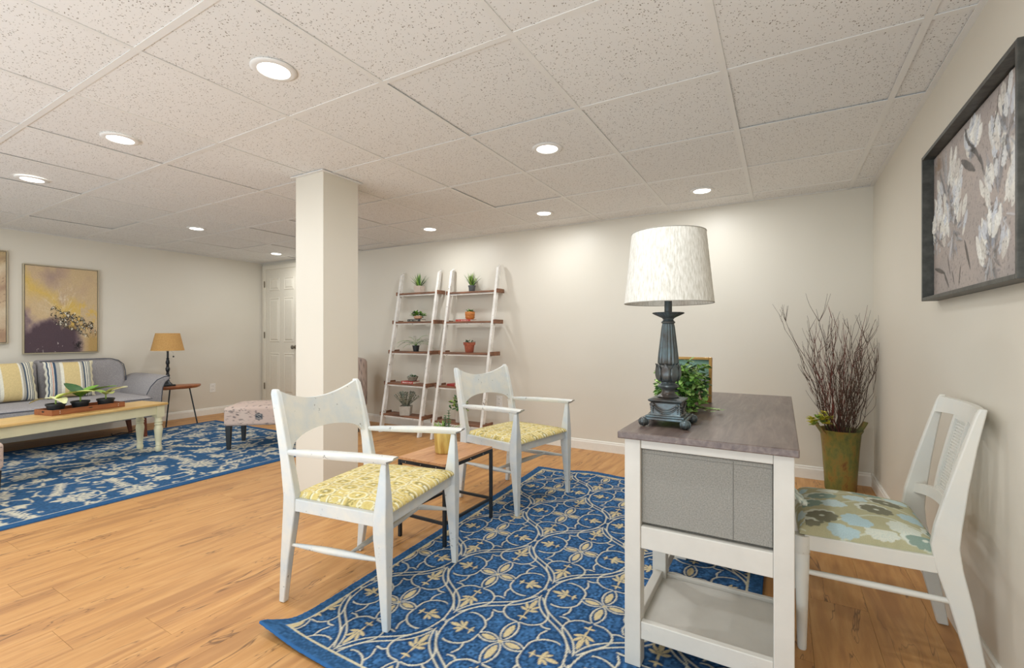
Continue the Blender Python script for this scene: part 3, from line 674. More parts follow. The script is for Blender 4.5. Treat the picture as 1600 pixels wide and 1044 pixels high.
# ------------------------------------------------------------------ desk lamp
def desk_lamp():
    t = thing('table_lamp', 'tall carved bronze lamp with white linen drum shade on the desk', 'lamp', (-.335, 1.640, .7505)); 
    base = MB(); base.box(-.070, .070, -.070, .070, .022, .030); base.box(-.062, .062, -.062, .062, .030, .036)
    base.loft([[(sx * a, sy * a, z) for sx, sy in ((-1, -1), (1, -1), (1, 1), (-1, 1))] for a, z in ((.052, .036), (.048, .042), (.047, .078), (.055, .083), (.056, .088), (.040, .092))])
    bo = base.build('base', LAMPB, t, bevel=.002)
    for sx in (-1, 1):
        for sy in (-1, 1):
            f = MB(); f.ball((sx * .066, sy * .066, .0155), .0155, 14, 10)
            for k in range(5):
                a = k * 2 * PI / 5; f.tube([(sx * .066 + .0155 * math.cos(a) * math.sin(th), sy * .066 + .0155 * math.sin(a) * math.sin(th), .0155 - .0155 * math.cos(th)) for th in np.linspace(.5, 2.6, 6)], [.001, .0028, .0035, .0035, .0028, .001], 6)
            f.build('claw_foot', LAMPB, t, smooth=True)
    # swags on each face of the block
    for k in range(4):
        Rz = Matrix.Rotation(k * PI / 2, 3, 'Z'); g = MB()
        for off, r in ((0, .0028), (.007, .0024), (-.006, .0018)):
            g.tube([Rz @ Vector((x, -.049, .064 - .016 * (1 - (x / .034) ** 2) + off)) for x in np.linspace(-.034, .034, 9)], r, 6)
        for s in (-1, 1):
            g.ball(Rz @ Vector((s * .038, -.048, .070)), .006, 8, 6)
            for q in range(4): g.ball(Rz @ Vector((s * .040, -.047, .060 - q * .007)), .0045 - q * .0006, 7, 5)
        g.build('swag', LAMPB, bo, smooth=True)
    prof = [(.034, .092), (.036, .096), (.030, .101), (.022, .106), (.020, .116), (.024, .122), (.033, .127), (.035, .131), (.031, .136), (.024, .140), (.023, .145)]
    MB().lathe(prof, 40).build('neck', LAMPB, t, smooth=True, angle=60)
    MB().lathe([(.0225, .145), (.031, .152), (.0365, .166), (.037, .180), (.034, .194), (.0325, .202), (.030, .204)], 40).build('bulb', LAMPB, t, smooth=True, angle=60)
    lf = MB()
    for k in range(8):
        a0 = k * 2 * PI / 8; rows = []
        for i in range(9):
            u = i / 8; z = .147 + .060 * u; rr = float(np.interp(z, [.145, .152, .166, .180, .194, .202, .21], [.0235, .033, .0385, .039, .0365, .036, .041])); hw_ = .40 * math.sin(PI * min(1, u * .8 + .12)) ** .8 * (1 if u < .85 else .5)
            rows.append([((rr + (.0025 if j in (0, 4) else .001)) * math.cos(a0 + hw_ * (j - 2) / 2), (rr + (.0025 if j in (0, 4) else .001)) * math.sin(a0 + hw_ * (j - 2) / 2), z) for j in range(5)])
        lf.loft(rows, cap=False, closed=False)
    lo = lf.build('acanthus_leaf_band', LAMPB, t, smooth=True); so = lo.modifiers.new('s', 'SOLIDIFY'); so.thickness = .002
    MB().lathe([(.030, .204, .0012), (.0335, .210, .0018), (.031, .240, .0018), (.026, .285, .0016), (.021, .330, .0012), (.019, .342, .0008)], 96, flute=16).build('fluted_column', LAMPB, t, smooth=True, angle=60)
    MB().lathe([(.018, .342), (.022, .345), (.023, .349), (.018, .353), (.0165, .357), (.020, .360), (.020, .3605)], 32).build('collar', LAMPB, t, smooth=True, angle=50)
    MB().lathe([(.018, .3605), (.022, .363, .0005), (.036, .370, .0014), (.048, .376, .002), (.051, .379, .002), (.049, .381, .001), (.012, .379)], 96, flute=24).build('drip_dish', LAMPB, t, smooth=True, angle=50)
    MB().lathe([(.0125, .380), (.0125, .47), (.011, .474), (.009, .50), (.016, .505), (.017, .54), (.012, .545)], 24).build('stem', LAMPB, t, smooth=True, angle=50)
    sh = MB(); sh.loft([[(r * math.cos(2 * PI * j / 72), r * math.sin(2 * PI * j / 72), z) for j in range(72)] for r, z in ((.1445, .411), (.1455, .411), (.1205, .650), (.1195, .650), (.1435, .412), (.1445, .411))], cap=False)
    s = sh.build('lamp_shade', SHADEW, t, smooth=True, angle=60)
    for z, r in ((.412, .1447), (.6495, .1203)): MB().tube([(r * math.cos(a), r * math.sin(a), z) for a in np.linspace(0, 2 * PI, 73)], .0016, 6, cap=False).build('shade_hem', M('hem_grey', '#a8a398', .8), s, smooth=True)
    MB().tube([(-.1195, 0, .640), (0, 0, .625), (.1195, 0, .640)], .0015, 5).build('spider', BLACKM, s)
    MB().ball((0, 0, .575), .028, 16, 12, (1, 1, 1.15)).build('light_bulb', M('opal_glass', '#efece4', .2), t, smooth=True)
desk_lamp()

# ------------------------------------------------------------------ plants
def leaf_verts(L, W_, bend=.3, fold=.15, n=5):
    vs = []; fs = []
    for i in range(n + 1):
        u = i / n; w_ = W_ * math.sin(PI * min(1, u * .92 + .04)) ** .8; z = bend * L * u * u
        vs += [(u * L, -w_, z + fold * w_), (u * L, 0, z), (u * L, w_, z + fold * w_)]
    for i in range(n):
        a = 3 * i; fs += [(a, a + 1, a + 4, a + 3), (a + 1, a + 2, a + 5, a + 4)]
    return vs, fs
def put_leaf(mb, p, az, el, L, W_, bend=-.3, fold=.2, n=3, roll=0):
    vs, fs = leaf_verts(L, W_, bend, fold, n); R = Euler((roll, -el, az), 'XYZ').to_matrix()
    mb.add([R @ Vector(v) + Vector(p) for v in vs], fs)
def blade(mb, az, el, L, w_, c=(0, 0, 0), curl=.3, n=5, thick=.35):
    rings = []; p = Vector(c); e = el
    for i in range(n + 1):
        u = i / n; d = Vector((math.cos(az) * math.cos(e), math.sin(az) * math.cos(e), math.sin(e))); side = Vector((-math.sin(az), math.cos(az), 0)); up = d.cross(side)
        ww = w_ * (1 - u) ** .7 + .0004; rings.append([p - side * ww, p - up * ww * thick, p + side * ww, p + up * ww * thick]); p = p + d * (L / n); e -= curl / n
    mb.loft(rings)
def pot(name, parent, prof, mat, n=24, **k): return MB().lathe(prof, n).build(name, mat, parent, smooth=True, angle=40)
def plant(label, loc, rz=0, group=None): return thing('potted_plant', label, 'plant', loc, rz, group)

def spiky(label, loc, square):
    t = plant(label, loc, 0, 'spiky plants on the top shelves')
    if square:
        MB().loft([[(sx * a, sy * a, z) for sx, sy in ((-1, -1), (1, -1), (1, 1), (-1, 1))] for a, z in ((.040, 0), (.046, .075), (.038, .075), (.037, .062))]).build('pot', PINKP, t, bevel=.003); zt = .062
    else:
        pot('pot', t, [(.001, 0), (.028, 0), (.031, .004), (.036, .050), (.040, .050), (.040, .064), (.035, .064), (.034, .056), (.001, .056)], M('charcoal_pot', '#55585a', .6)); zt = .056
    r = random.Random(9 if square else 10)
    for k in range(34):
        mb = MB(); az = r.uniform(0, 2 * PI); sp = r.random() ** .7; blade(mb, 0, 1.5 - .80 * sp, r.uniform(.11, .17) * (1 if not square or k > 3 else 1.15), .0075, (.012 * sp, 0, zt - .002), .35 * sp)
        o = mb.build('leaf', [GREEN, LGREEN, DGREEN][k % 3], t, smooth=True); o.rotation_euler = (0, 0, az)
spiky('spiky green plant in whitewashed square pot on top of the left ladder shelf', (-3.505, 3.985, 1.523), True)
spiky('spiky green plant in round charcoal pot on top of the right ladder shelf', (-2.790, 3.985, 1.503), False)

def bushy(t, c, rad, n, mats, L=.03, W_=.010, seed=1, name='foliage', flat=.7):
    r = random.Random(seed); mbs = [MB() for _ in mats]
    for k in range(n):
        a = r.uniform(0, 2 * PI); e = r.uniform(-.1, 1.5); q = r.random() ** .4
        p = (c[0] + rad * q * math.cos(a) * math.cos(e), c[1] + rad * q * math.sin(a) * math.cos(e), c[2] + rad * flat * q * math.sin(e))
        put_leaf(mbs[k % len(mats)], p, a + r.uniform(-.8, .8), r.uniform(-.3, .9), L * r.uniform(.7, 1.2), W_ * r.uniform(.8, 1.2), r.uniform(-.5, .1), .2, 3, r.uniform(-.6, .6))
    for mb, m_ in zip(mbs, mats):
        o = mb.build(name, m_, t); o['kind'] = 'stuff'
def stemset(t, c, n, h, spread, seed, mat=DGREEN):
    r = random.Random(seed); mb = MB()
    for k in range(n):
        a = r.uniform(0, 2 * PI); s = spread * r.random(); mb.tube([(c[0], c[1], c[2]), (c[0] + .5 * s * math.cos(a), c[1] + .5 * s * math.sin(a), c[2] + h * .6), (c[0] + s * math.cos(a), c[1] + s * math.sin(a), c[2] + h)], .0012, 5)
    mb.build('stems', mat, t)

# ------------------------------------------------------------------ ladder shelves
yf = lambda z: 3.67 + .33 * z / 1.755
SZL = [.200, .530, .872, 1.200, 1.522]; SZR = [.188, .535, .874, 1.192, 1.502]
def ladder(x0, x1, SZ, label):
    t = thing('ladder_shelf', label, 'shelf', ((x0 + x1) / 2, 3.70, 0), 0, 'leaning ladder shelves'); ox = (x0 + x1) / 2; oy = 3.70
    for x in (x0, x1):
        mb = MB(); hx, hy = .014, .024
        pth = [(0, 3.670), (1.755, 4.020)]
        mb.hexa([(x - ox - hx, 3.665 - hy - oy, .001), (x - ox + hx, 3.665 - hy - oy, .001), (x - ox + hx, 3.665 + hy - oy, .001), (x - ox - hx, 3.665 + hy - oy, .001), (x - ox - hx, yf(1.75) - hy - oy, 1.735), (x - ox + hx, yf(1.75) - hy - oy, 1.735), (x - ox + hx, yf(1.75) + hy - oy, 1.765), (x - ox - hx, yf(1.75) + hy - oy, 1.765)])
        mb.build('rail', LADW, t, bevel=.003)
    for z in SZ:
        ya = yf(z) - .028 - oy; yb = min(yf(z) + .135, 4.05) - oy; xa = x0 - ox - .022; xb = x1 - ox + .022
        o = MB().box(x0 - ox + .0148, x1 - ox - .0148, ya + .004, yb, z - .018, z).build('shelf_board', SHELFW, t, bevel=.002)
        MB().box(x0 - ox + .0148, x1 - ox - .0148, ya + .012, ya + .030, z - .034, z - .0185).build('shelf_rail', LADW, t, bevel=.002)
        for (a, b) in ((x0 - ox - .0148 - .018, x0 - ox - .0148), (x1 - ox + .0148, x1 - ox + .0328)): MB().box(a, b, ya, yb, z - .026, z + .014).build('shelf_cleat', SHELFW, t, bevel=.002)
ladder(-3.768, -3.225, SZL, 'white distressed leaning ladder shelf with brown boards, the left one beside the column')
ladder(-3.051, -2.469, SZR, 'white distressed leaning ladder shelf with brown boards, the right one behind the farther armchair')

def book(label, loc, rz, size, cover, page='#e8e0cf', marks=None):
    t = thing('book', label, 'book', loc, rz, 'books on the ladder shelves'); L, W_, H = size; C_ = M('book_cover', cover, .5)
    mb = MB(); mb.box(-L / 2, L / 2, -W_ / 2, W_ / 2, 0, .002); mb.box(-L / 2, L / 2, -W_ / 2, W_ / 2, H - .002, H); mb.box(-L / 2, L / 2, -W_ / 2, -W_ / 2 + .002, .002, H - .002); mb.build('cover', C_, t)
    MB().box(-L / 2 + .003, L / 2 - .003, -W_ / 2 + .0025, W_ / 2 - .003, .0022, H - .0022).build('pages', M('page_edges', page, .9), t)
    if marks:
        mb = MB(); r = random.Random(len(label)); x = -L / 2 * .8
        while x < L / 2 * .8:
            w_ = r.uniform(.005, .010)
            if r.random() < .85:   # letter-like strokes along the spine
                mb.box(x, x + .002, -W_ / 2 - .0006, -W_ / 2 - .0001, H * .22, H * .78); mb.box(x + .002, x + w_ - .002, -W_ / 2 - .0006, -W_ / 2 - .0001, H * r.choice([.22, .45, .68]), H * r.choice([.30, .53, .78]))
            x += w_ + .003
        if mb.v: mb.build('spine_lettering', M('spine_ink', marks, .5), t)
    return t
# left ladder contents
def sy(z): return yf(z) + .035
book('black book with pale spine lettering under the leafy bowl, upper shelf', (-3.495, sy(1.20) - .0, 1.2005), .10, (.17, .105, .024), '#23282a', marks='#c9c7b4')
t = plant('round leafy plant in a peach bowl on a black book', (-3.475, sy(1.2), 1.2255)); pot('pot', t, [(.001, 0), (.026, 0), (.042, .010), (.046, .022), (.043, .036), (.039, .036), (.040, .028), (.001, .026)], PEACH)
bushy(t, (0, 0, .038), .068, 120, [GREEN, DGREEN], .030, .010, 21)
def fern():
    t = plant('arching fern in a small black pot on the middle shelf', (-3.450, sy(.87), .8725)); pot('pot', t, [(.001, 0), (.028, 0), (.038, .058), (.041, .058), (.041, .066), (.035, .066), (.034, .06), (.001, .06)], BLACKP)
    r = random.Random(6)
    for k in range(17):
        az = k * 2.4; el = r.uniform(.5, 1.45); L = r.uniform(.15, .23); mb = MB(); p = Vector((0, 0, .06)); e = el; pts = [p.copy()]
        for i in range(9):
            d = Vector((math.cos(e), 0, math.sin(e))); p = p + d * (L / 9); pts.append(p.copy()); e -= r.uniform(.12, .22)
            if i > 1:
                for s in (-1, 1): put_leaf(mb, p, s * 1.1, .1, .036 * (1 - i / 12), .0062, -.2, .1, 2)
        mb.tube(pts, .0012, 4); o = mb.build('frond', [GREEN, DGREEN][k % 2], t); o.rotation_euler = (0, 0, az)
fern()
book('red book with black and white spine under the stone bowl, second shelf from bottom', (-3.470, sy(.53), .5305), 0, (.165, .11, .026), '#b03a32', marks='#f3f0e8')
t = plant('low succulents in a grey stone bowl on a red book', (-3.440, sy(.53), .5575)); MB().lathe([(.001, 0), (.036, 0), (.042, .004), (.060, .045), (.060, .048), (.054, .048), (.050, .040), (.001, .040)], 8).build('pot', M('stone_bowl', '#8f8a7c', .9, .1, 40, bmp=.3), t)
bushy(t, (0, 0, .040), .048, 70, [DGREEN, MINT], .022, .009, 22, flat=.45)
def square_plant():
    t = plant('grey-leaved plant in a square grey pot on the bottom shelf', (-3.470, sy(.2) - .01, .2005), .5)
    MB().loft([[(sx * a, sy_ * a, z) for sx, sy_ in ((-1, -1), (1, -1), (1, 1), (-1, 1))] for a, z in ((.052, 0), (.060, .098), (.053, .098), (.052, .085))]).build('pot', GREYP, t, bevel=.003)
    r = random.Random(31)
    for k in range(26):
        az = r.uniform(0, 2 * PI); mb = MB(); p = Vector((.01, 0, .085)); e = r.uniform(.6, 1.4); pts = [p.copy()]
        for i in range(6):
            p = p + Vector((math.cos(e), 0, math.sin(e))) * .025; pts.append(p.copy()); e += r.uniform(-.12, .12)
            for s in (-1, 1): put_leaf(mb, p, s * r.uniform(.4, 1.0), r.uniform(.5, 1.1), .032, .0085, -.1, .2, 2)
        mb.tube(pts, .0015, 4); o = mb.build('sprig', MINT, t); o.rotation_euler = (0, 0, az)
square_plant()
# right ladder contents
book('red book with white spine lettering under the ochre pot, upper shelf', (-2.825, sy(1.19), 1.1925), 0, (.185, .11, .020), '#b64338', marks='#f0e6dc')
t = plant('small succulent in a round ochre pot on a red book', (-2.775, sy(1.19), 1.2135)); pot('pot', t, [(.001, 0), (.036, 0), (.047, .012), (.049, .030), (.046, .034), (.050, .040), (.051, .072), (.048, .078), (.042, .078), (.041, .07), (.001, .07)], ORANGEP)
bushy(t, (0, 0, .070), .042, 60, [GREEN, DGREEN], .022, .008, 23, flat=.6)
t = plant('pale succulents in a rimmed terracotta pot on the middle shelf', (-2.740, sy(.87), .8745)); pot('pot', t, [(.001, 0), (.038, 0), (.041, .003), (.052, .076), (.060, .076), (.062, .104), (.055, .104), (.053, .09), (.001, .09)], TERRA)
bushy(t, (0, 0, .092), .055, 90, [M('pale_leaf', '#d9d3c4', .7), DGREEN], .024, .009, 24, flat=.5)
book('thin dark red book on the lower shelf behind the farther armchair', (-2.880, sy(.53), .5355), -.2, (.12, .10, .022), '#9c3029')
t = plant('leafy plant in a whitewashed pot on the bottom shelf behind the armchair', (-2.775, sy(.19), .1885)); pot('pot', t, [(.001, 0), (.034, 0), (.040, .10), (.044, .12), (.038, .12), (.036, .11), (.001, .11)], M('rustic_pot', '#c5bcae', .9, .15, 25, stretch=(1, 1, .2)))
bushy(t, (0, 0, .13), .10, 130, [DGREEN, LGREEN], .034, .012, 25, flat=1.3); stemset(t, (0, 0, .11), 7, .14, .07, 3)

# ------------------------------------------------------------------ side table between the armchairs
def side_table():
    X0, X1, Y0, Y1 = -1.740, -1.430, 1.812, 2.250; ox, oy = (X0 + X1) / 2, (Y0 + Y1) / 2
    t = thing('side_table', 'small side table with pine top and black metal frame between the armchairs', 'side table', (ox, oy, .0)); a, b = (X1 - X0) / 2, (Y1 - Y0) / 2; L = .008; H = .404; 
    for sx in (-1, 1):
        for sy_ in (-1, 1): MB().box(sx * (a - L) - L, sx * (a - L) + L, sy_ * (b - L) - L, sy_ * (b - L) + L, .0105 if sx > 0 else .001, H).build('leg', BLACKM, t, bevel=.001)
    for z0, z1 in ((H - .018, H - .0005), (.115, .129)):
        for s in (-1, 1):
            MB().box(-a + 2 * L, a - 2 * L, s * (b - L) - L * .8, s * (b - L) + L * .8, z0, z1).build('frame_bar', BLACKM, t, bevel=.001)
            MB().box(s * (a - L) - L * .8, s * (a - L) + L * .8, -b + 2 * L, b - 2 * L, z0, z1).build('frame_bar', BLACKM, t, bevel=.001)
    for k in range(3):
        w_ = 2 * (a - .002) / 3; x = -a + .002 + k * w_; MB().box(x + .0004, x + w_ - .0004, -b + .002, b - .002, H, H + .013).build('top_board', TABLEW, t, bevel=.001)
    for (x, y) in ((-.10, -b), (0.0, -b), (.10, -b)):
        MB().ball((x, y - .0005, H - .009), .004, 8, 6).build('rivet', NAIL, t, smooth=True)
    for y in (-.12, 0, .12): MB().ball((a + .0005, y, H - .009), .004, 8, 6).build('rivet', NAIL, t, smooth=True)
    # planter on it
    p = plant('mixed succulents in a striped wood-look planter on the pine side table', (-1.585, 2.005, H + .0135)); pot('pot', p, [(.001, 0), (.046, 0), (.050, .004), (.057, .105), (.057, .112), (.051, .112), (.050, .10), (.001, .10)], WOODPOT, 36)
    r = random.Random(8)
    for k in range(16): mb = MB(); blade(mb, 0, r.uniform(.5, 1.35), r.uniform(.065, .10), .0085, (.012, 0, .10), .4); o = mb.build('leaf', [GREEN, M('leaf_teal', '#8fb4a0', .5), LGREEN][k % 3], p, smooth=True); o.rotation_euler = (0, 0, r.uniform(0, 6.28))
    mb = MB()
    for k in range(60): a_ = r.uniform(0, 6.28); mb.tube([(-.030, -.012, .10), (-.030 + .03 * math.cos(a_), -.012 + .03 * math.sin(a_), .10 + r.uniform(.03, .065))], [.0018, .0006], 4)
    o = mb.build('moss_tuft', LGREEN, p); o['kind'] = 'stuff'
    for (x, y, h, m_) in ((.018, .01, .125, DGREEN), (-.014, .02, .095, DGREEN)):
        mb = MB(); mb.tube([(x, y, .10), (x + .004, y, .10 + h)], .0018, 5)
        for i in range(9):
            z = .11 + (h - .012) * i / 8
            for q in range(5): put_leaf(mb, (x + .002, y, z), q * 1.256 + i * .6, .35, .026 * (1 - i / 14), .007, -.1, .2, 2)
        mb.build('succulent_stem', m_, p)
side_table()

# ------------------------------------------------------------------ frame and ivy on the desk
def desk_frame():
    t = thing('picture_frame', 'small gold-edged picture frame leaning behind the ivy on the desk', 'frame', (-.372, 2.25, .7508), 0); H = .203; a = .100
    Mx = Matrix.Rotation(-math.radians(5), 4, 'X')
    def bx(name, x0, x1, y0, y1, z0, z1, m_, bev=.0015): return MB().box(x0, x1, y0, y1, z0, z1, M=Mx).build(name, m_, t, bevel=bev)
    bx('frame_bar', a - .012, a, -.010, .014, .001, H, GOLD); bx('frame_bar', -a, -a + .012, -.010, .014, .001, H, GOLD); bx('frame_bar', -a + .012, a - .012, -.010, .014, H - .012, H, GOLD); bx('frame_bar', -a + .012, a - .012, -.010, .014, .001, .013, GOLD)
    nu, nv = 60, 60; U, V_ = np.meshgrid(np.linspace(0, 1, nu), np.linspace(0, 1, nv)); U = U.ravel(); V_ = V_.ravel(); c = np.tile(V3('#9fb1ad'), (len(U), 1)); n = vnoise(U, V_, 5, 8)
    c = blend(c, (V_ > .62) * (.5 + n * .5), V3('#6f9a86')); c = blend(c, np.clip((.3 - np.hypot(U - .72, V_ - .38)) / .03, 0, 1), V3('#9aa3a8')); c = blend(c, (V_ < .2) * n * 1.4, V3('#c8a987'))
    P = np.stack([-a + .012 + (2 * a - .024) * U, np.full_like(U, .004), .013 + (H - .025) * V_], 1); P = np.array([Mx @ Vector(p) for p in P]); link('picture', grid_mesh('picture', P, nu, nv, c), P_PAINT, t); bx('backing', -a + .012, a - .012, .006, .012, .013, H - .012, BLACKM, 0)
desk_frame()
def ivy():
    t = thing('ivy_plant', 'trailing green ivy on the desk behind the bronze lamp', 'plant', (-.365, 2.02, .7505)); r = random.Random(12)
    pot('pot', t, [(.001, 0), (.040, 0), (.050, .08), (.045, .08), (.001, .07)], BLACKP)
    n = 0; stems = MB(); mbs = [MB(), MB(), MB()]
    for k in range(95):
        az = r.uniform(0, 2 * PI); up = r.random() ** .6; p = Vector((0, 0, .075)); e = .2 + 1.2 * up; pts = [p.copy()]; L = r.uniform(.010, .0165)
        for i in range(r.randint(7, 14)):
            d = Vector((math.cos(az) * math.cos(e), math.sin(az) * math.cos(e), math.sin(e))); p = p + d * L; p.z = max(p.z, .010); hr = math.hypot(p.x, p.y); lim = .105 + .012 * math.sin(7 * az + k)
            if hr > lim: p.x *= lim / hr; p.y *= lim / hr
            p.x = max(p.x, -.082); pts.append(p.copy()); e -= r.uniform(.1, .35) * (1.2 - up * .8); az += r.uniform(-.3, .3)
            for q in range(2):
                put_leaf(mbs[r.choice([0, 0, 1, 2])], p, az + r.uniform(-1.6, 1.6), r.uniform(-.5, .7), r.uniform(.016, .028), r.uniform(.007, .011), r.uniform(-.5, .1), .25, 3, r.uniform(-.7, .7))
        stems.tube(pts, .0011, 4)
    for k in range(9):   # runners on the desk top
        az = r.uniform(-2.0, -.2) if k < 7 else r.uniform(2.6, 3.4); p = Vector((.03, -.02, .02)); pts = [p.copy()]
        for i in range(10):
            p = p + Vector((math.cos(az) * .013, math.sin(az) * .013, -.001)); p.z = max(p.z, .010); p.x = max(p.x, -.075); pts.append(p.copy()); az += r.uniform(-.3, .3); put_leaf(mbs[r.choice([0, 2])], p, az + r.choice([-1, 1]), .25, .022, .008, -.1, .1, 3)
        stems.tube(pts, .0011, 4)
    stems.build('stems', M('ivy_stem', '#6b5a34', .7), t)
    for mb, m_ in zip(mbs, (leafmat('ivy_green', '#93bf5b', '#5d8d3c'), DGREEN, leafmat('ivy_pale', '#bfd78a', '#8cb85c'))): o = mb.build('foliage', m_, t); o['kind'] = 'stuff'
ivy()

# ------------------------------------------------------------------ corner vase with branches
VX, VY = .345, 3.865
def vase():
    t = thing('floor_vase', 'tall green and rust metal vase with handles in the right corner', 'vase', (VX, VY, .0005)); 
    m, nt, bs = new_mat('green_rust_metal'); bs.inputs['Roughness'].default_value = .5; bs.inputs['Metallic'].default_value = .25; v = coords(nt, (1, 1, .5)); n = noise(nt, v, 16, 6, .7)
    nt.links.new(ramp(nt, n, [(.3, lin('#50603a')), (.46, lin('#78793e')), (.56, lin('#8f7a3c')), (.68, lin('#74482a'))]), bs.inputs['Base Color']); bump(nt, n, .3, .003, bs)
    mb = MB(); prof = [(.001, 0), (.088, 0), (.090, .006), (.096, .12), (.106, .28), (.116, .390), (.127, .408), (.128, .412), (.124, .412), (.112, .388), (.102, .28), (.090, .05), (.001, .04)]
    mb.lathe(prof, 48).build('vase_body', m, t, smooth=True, angle=50)
    for s in (-1, 1):
        h = MB(); rows = []
        for u in np.linspace(0, 1, 7): x = s * (.114 + .055 * u ** 1.2); z = .385 + .050 * u + .028 * u * u; rows.append([(x - s * .003, -.030 * (1 - .25 * u), z), (x - s * .003, .030 * (1 - .25 * u), z), (x + s * .001, .030 * (1 - .25 * u), z - .004), (x + s * .001, -.030 * (1 - .25 * u), z - .004)])
        o = h.loft(rows).build('handle', m, t, smooth=True, angle=40)
        o.rotation_euler = (0, 0, .50)
vase()
def branches():
    t = thing('branch_arrangement', 'bundle of bare brown branches standing in the green corner vase', 'branches', (VX, VY, .06)); r = random.Random(15); BM = M('twig_bark', '#5c4536', .8, c2='#3d2c24', scale=20); BR = M('red_twig', '#7c3a2e', .7, c2='#5c2a22', scale=20)
    dirs = []
    rt = Vector((math.cos(YAW), math.sin(YAW), 0)); fw = Vector((-math.sin(YAW), math.cos(YAW), 0))
    def clamp(q):
        q.x = min(q.x, XR - .012 - VX); q.y = min(q.y, YB - .012 - VY); return q
    for k in range(64):
        if k < 8: lat, dep, H = [(-.53, -.05, 1.20), (-.40, .02, 1.17), (-.30, -.1, .92), (.24, .0, 1.20), (.21, -.02, 1.16), (.10, -.1, 1.14), (-.12, .05, 1.17), (-.02, 0, 1.19)][k]
        else: lat = r.uniform(-.30, .25); dep = r.uniform(-.22, .12); H = r.uniform(.75, 1.14) - abs(lat) * .25
        a = r.uniform(0, 6.28); p0 = Vector((.05 * math.cos(a), .05 * math.sin(a), .04)); p1 = Vector((lat * .16 + .02 * math.cos(a), .0, .38)); 
        tip = Vector((VX - VX, 0, 0)) + rt * lat + fw * dep; n = 15; pts = []; wob = [r.uniform(-.012, .012) for _ in range(n * 3)]
        for i in range(n):
            u = i / (n - 1); q = Vector((0, 0, 0)) if u < 0 else tip * (u ** 1.35); z = .0 + u * H
            base = Vector((.05 * math.cos(a), .05 * math.sin(a), 0)) * (1 - .3 * u)
            q = base + q + Vector((wob[3 * i], wob[3 * i + 1], 0)) * (0.3 + u * 1.1); 
            if z < .37: 
                l = math.hypot(q.x, q.y); lim = .062 + .05 * z
                if l > lim: q *= lim / l
            pts.append(clamp(Vector((q.x, q.y, z))))
        mb = MB(); R0 = r.uniform(.0028, .0040); mb.tube(pts, [R0 * (1 - .78 * i / (n - 1)) for i in range(n)], 5)
        for b in range(r.randint(4, 8)):   # side shoots
            i = r.randint(6, n - 2); d = (pts[i + 1] - pts[i]).normalized(); ax = Vector((r.uniform(-1, 1), r.uniform(-1, 1), r.uniform(-.2, .5))).normalized(); dd = (d + ax * r.uniform(.5, .9)).normalized(); L = r.uniform(.05, .20); q = pts[i].copy(); sp = [q.copy()]
            for s in range(5): q = clamp(q + dd * (L / 5) + Vector((r.uniform(-.004, .004), r.uniform(-.004, .004), .004))); dd = (dd + Vector((0, 0, .12))).normalized(); sp.append(q.copy())
            mb.tube(sp, [R0 * .45 * (1 - .6 * s / 5) for s in range(6)], 4)
        mb.build('branch', BR if k % 4 == 3 else BM, t)
branches()
def sprig():
    t = thing('flower_sprig', 'yellow and green artificial flower sprig at the left rim of the corner vase', 'flowers', (VX - .075, VY - .065, .425)); r = random.Random(2)
    MB().tube([(.01, .01, -.06), (0, 0, .0), (-.02, -.01, .06)], .002, 5).build('stem', DGREEN, t)
    for k in range(20):
        c = (-.045 + r.uniform(-.055, .060), -.02 + r.uniform(-.04, .02), .035 + r.uniform(-.02, .085)); mb = MB()
        for q in range(7): put_leaf(mb, c, q * .9 + k, r.uniform(.1, 1.0), .032, .014, -.2, .3, 3)
        mb.build('blossom', M('sprig_yellow', '#dcd04a', .6, c2='#b9c04a', scale=40) if k % 3 else LGREEN, t)
sprig()

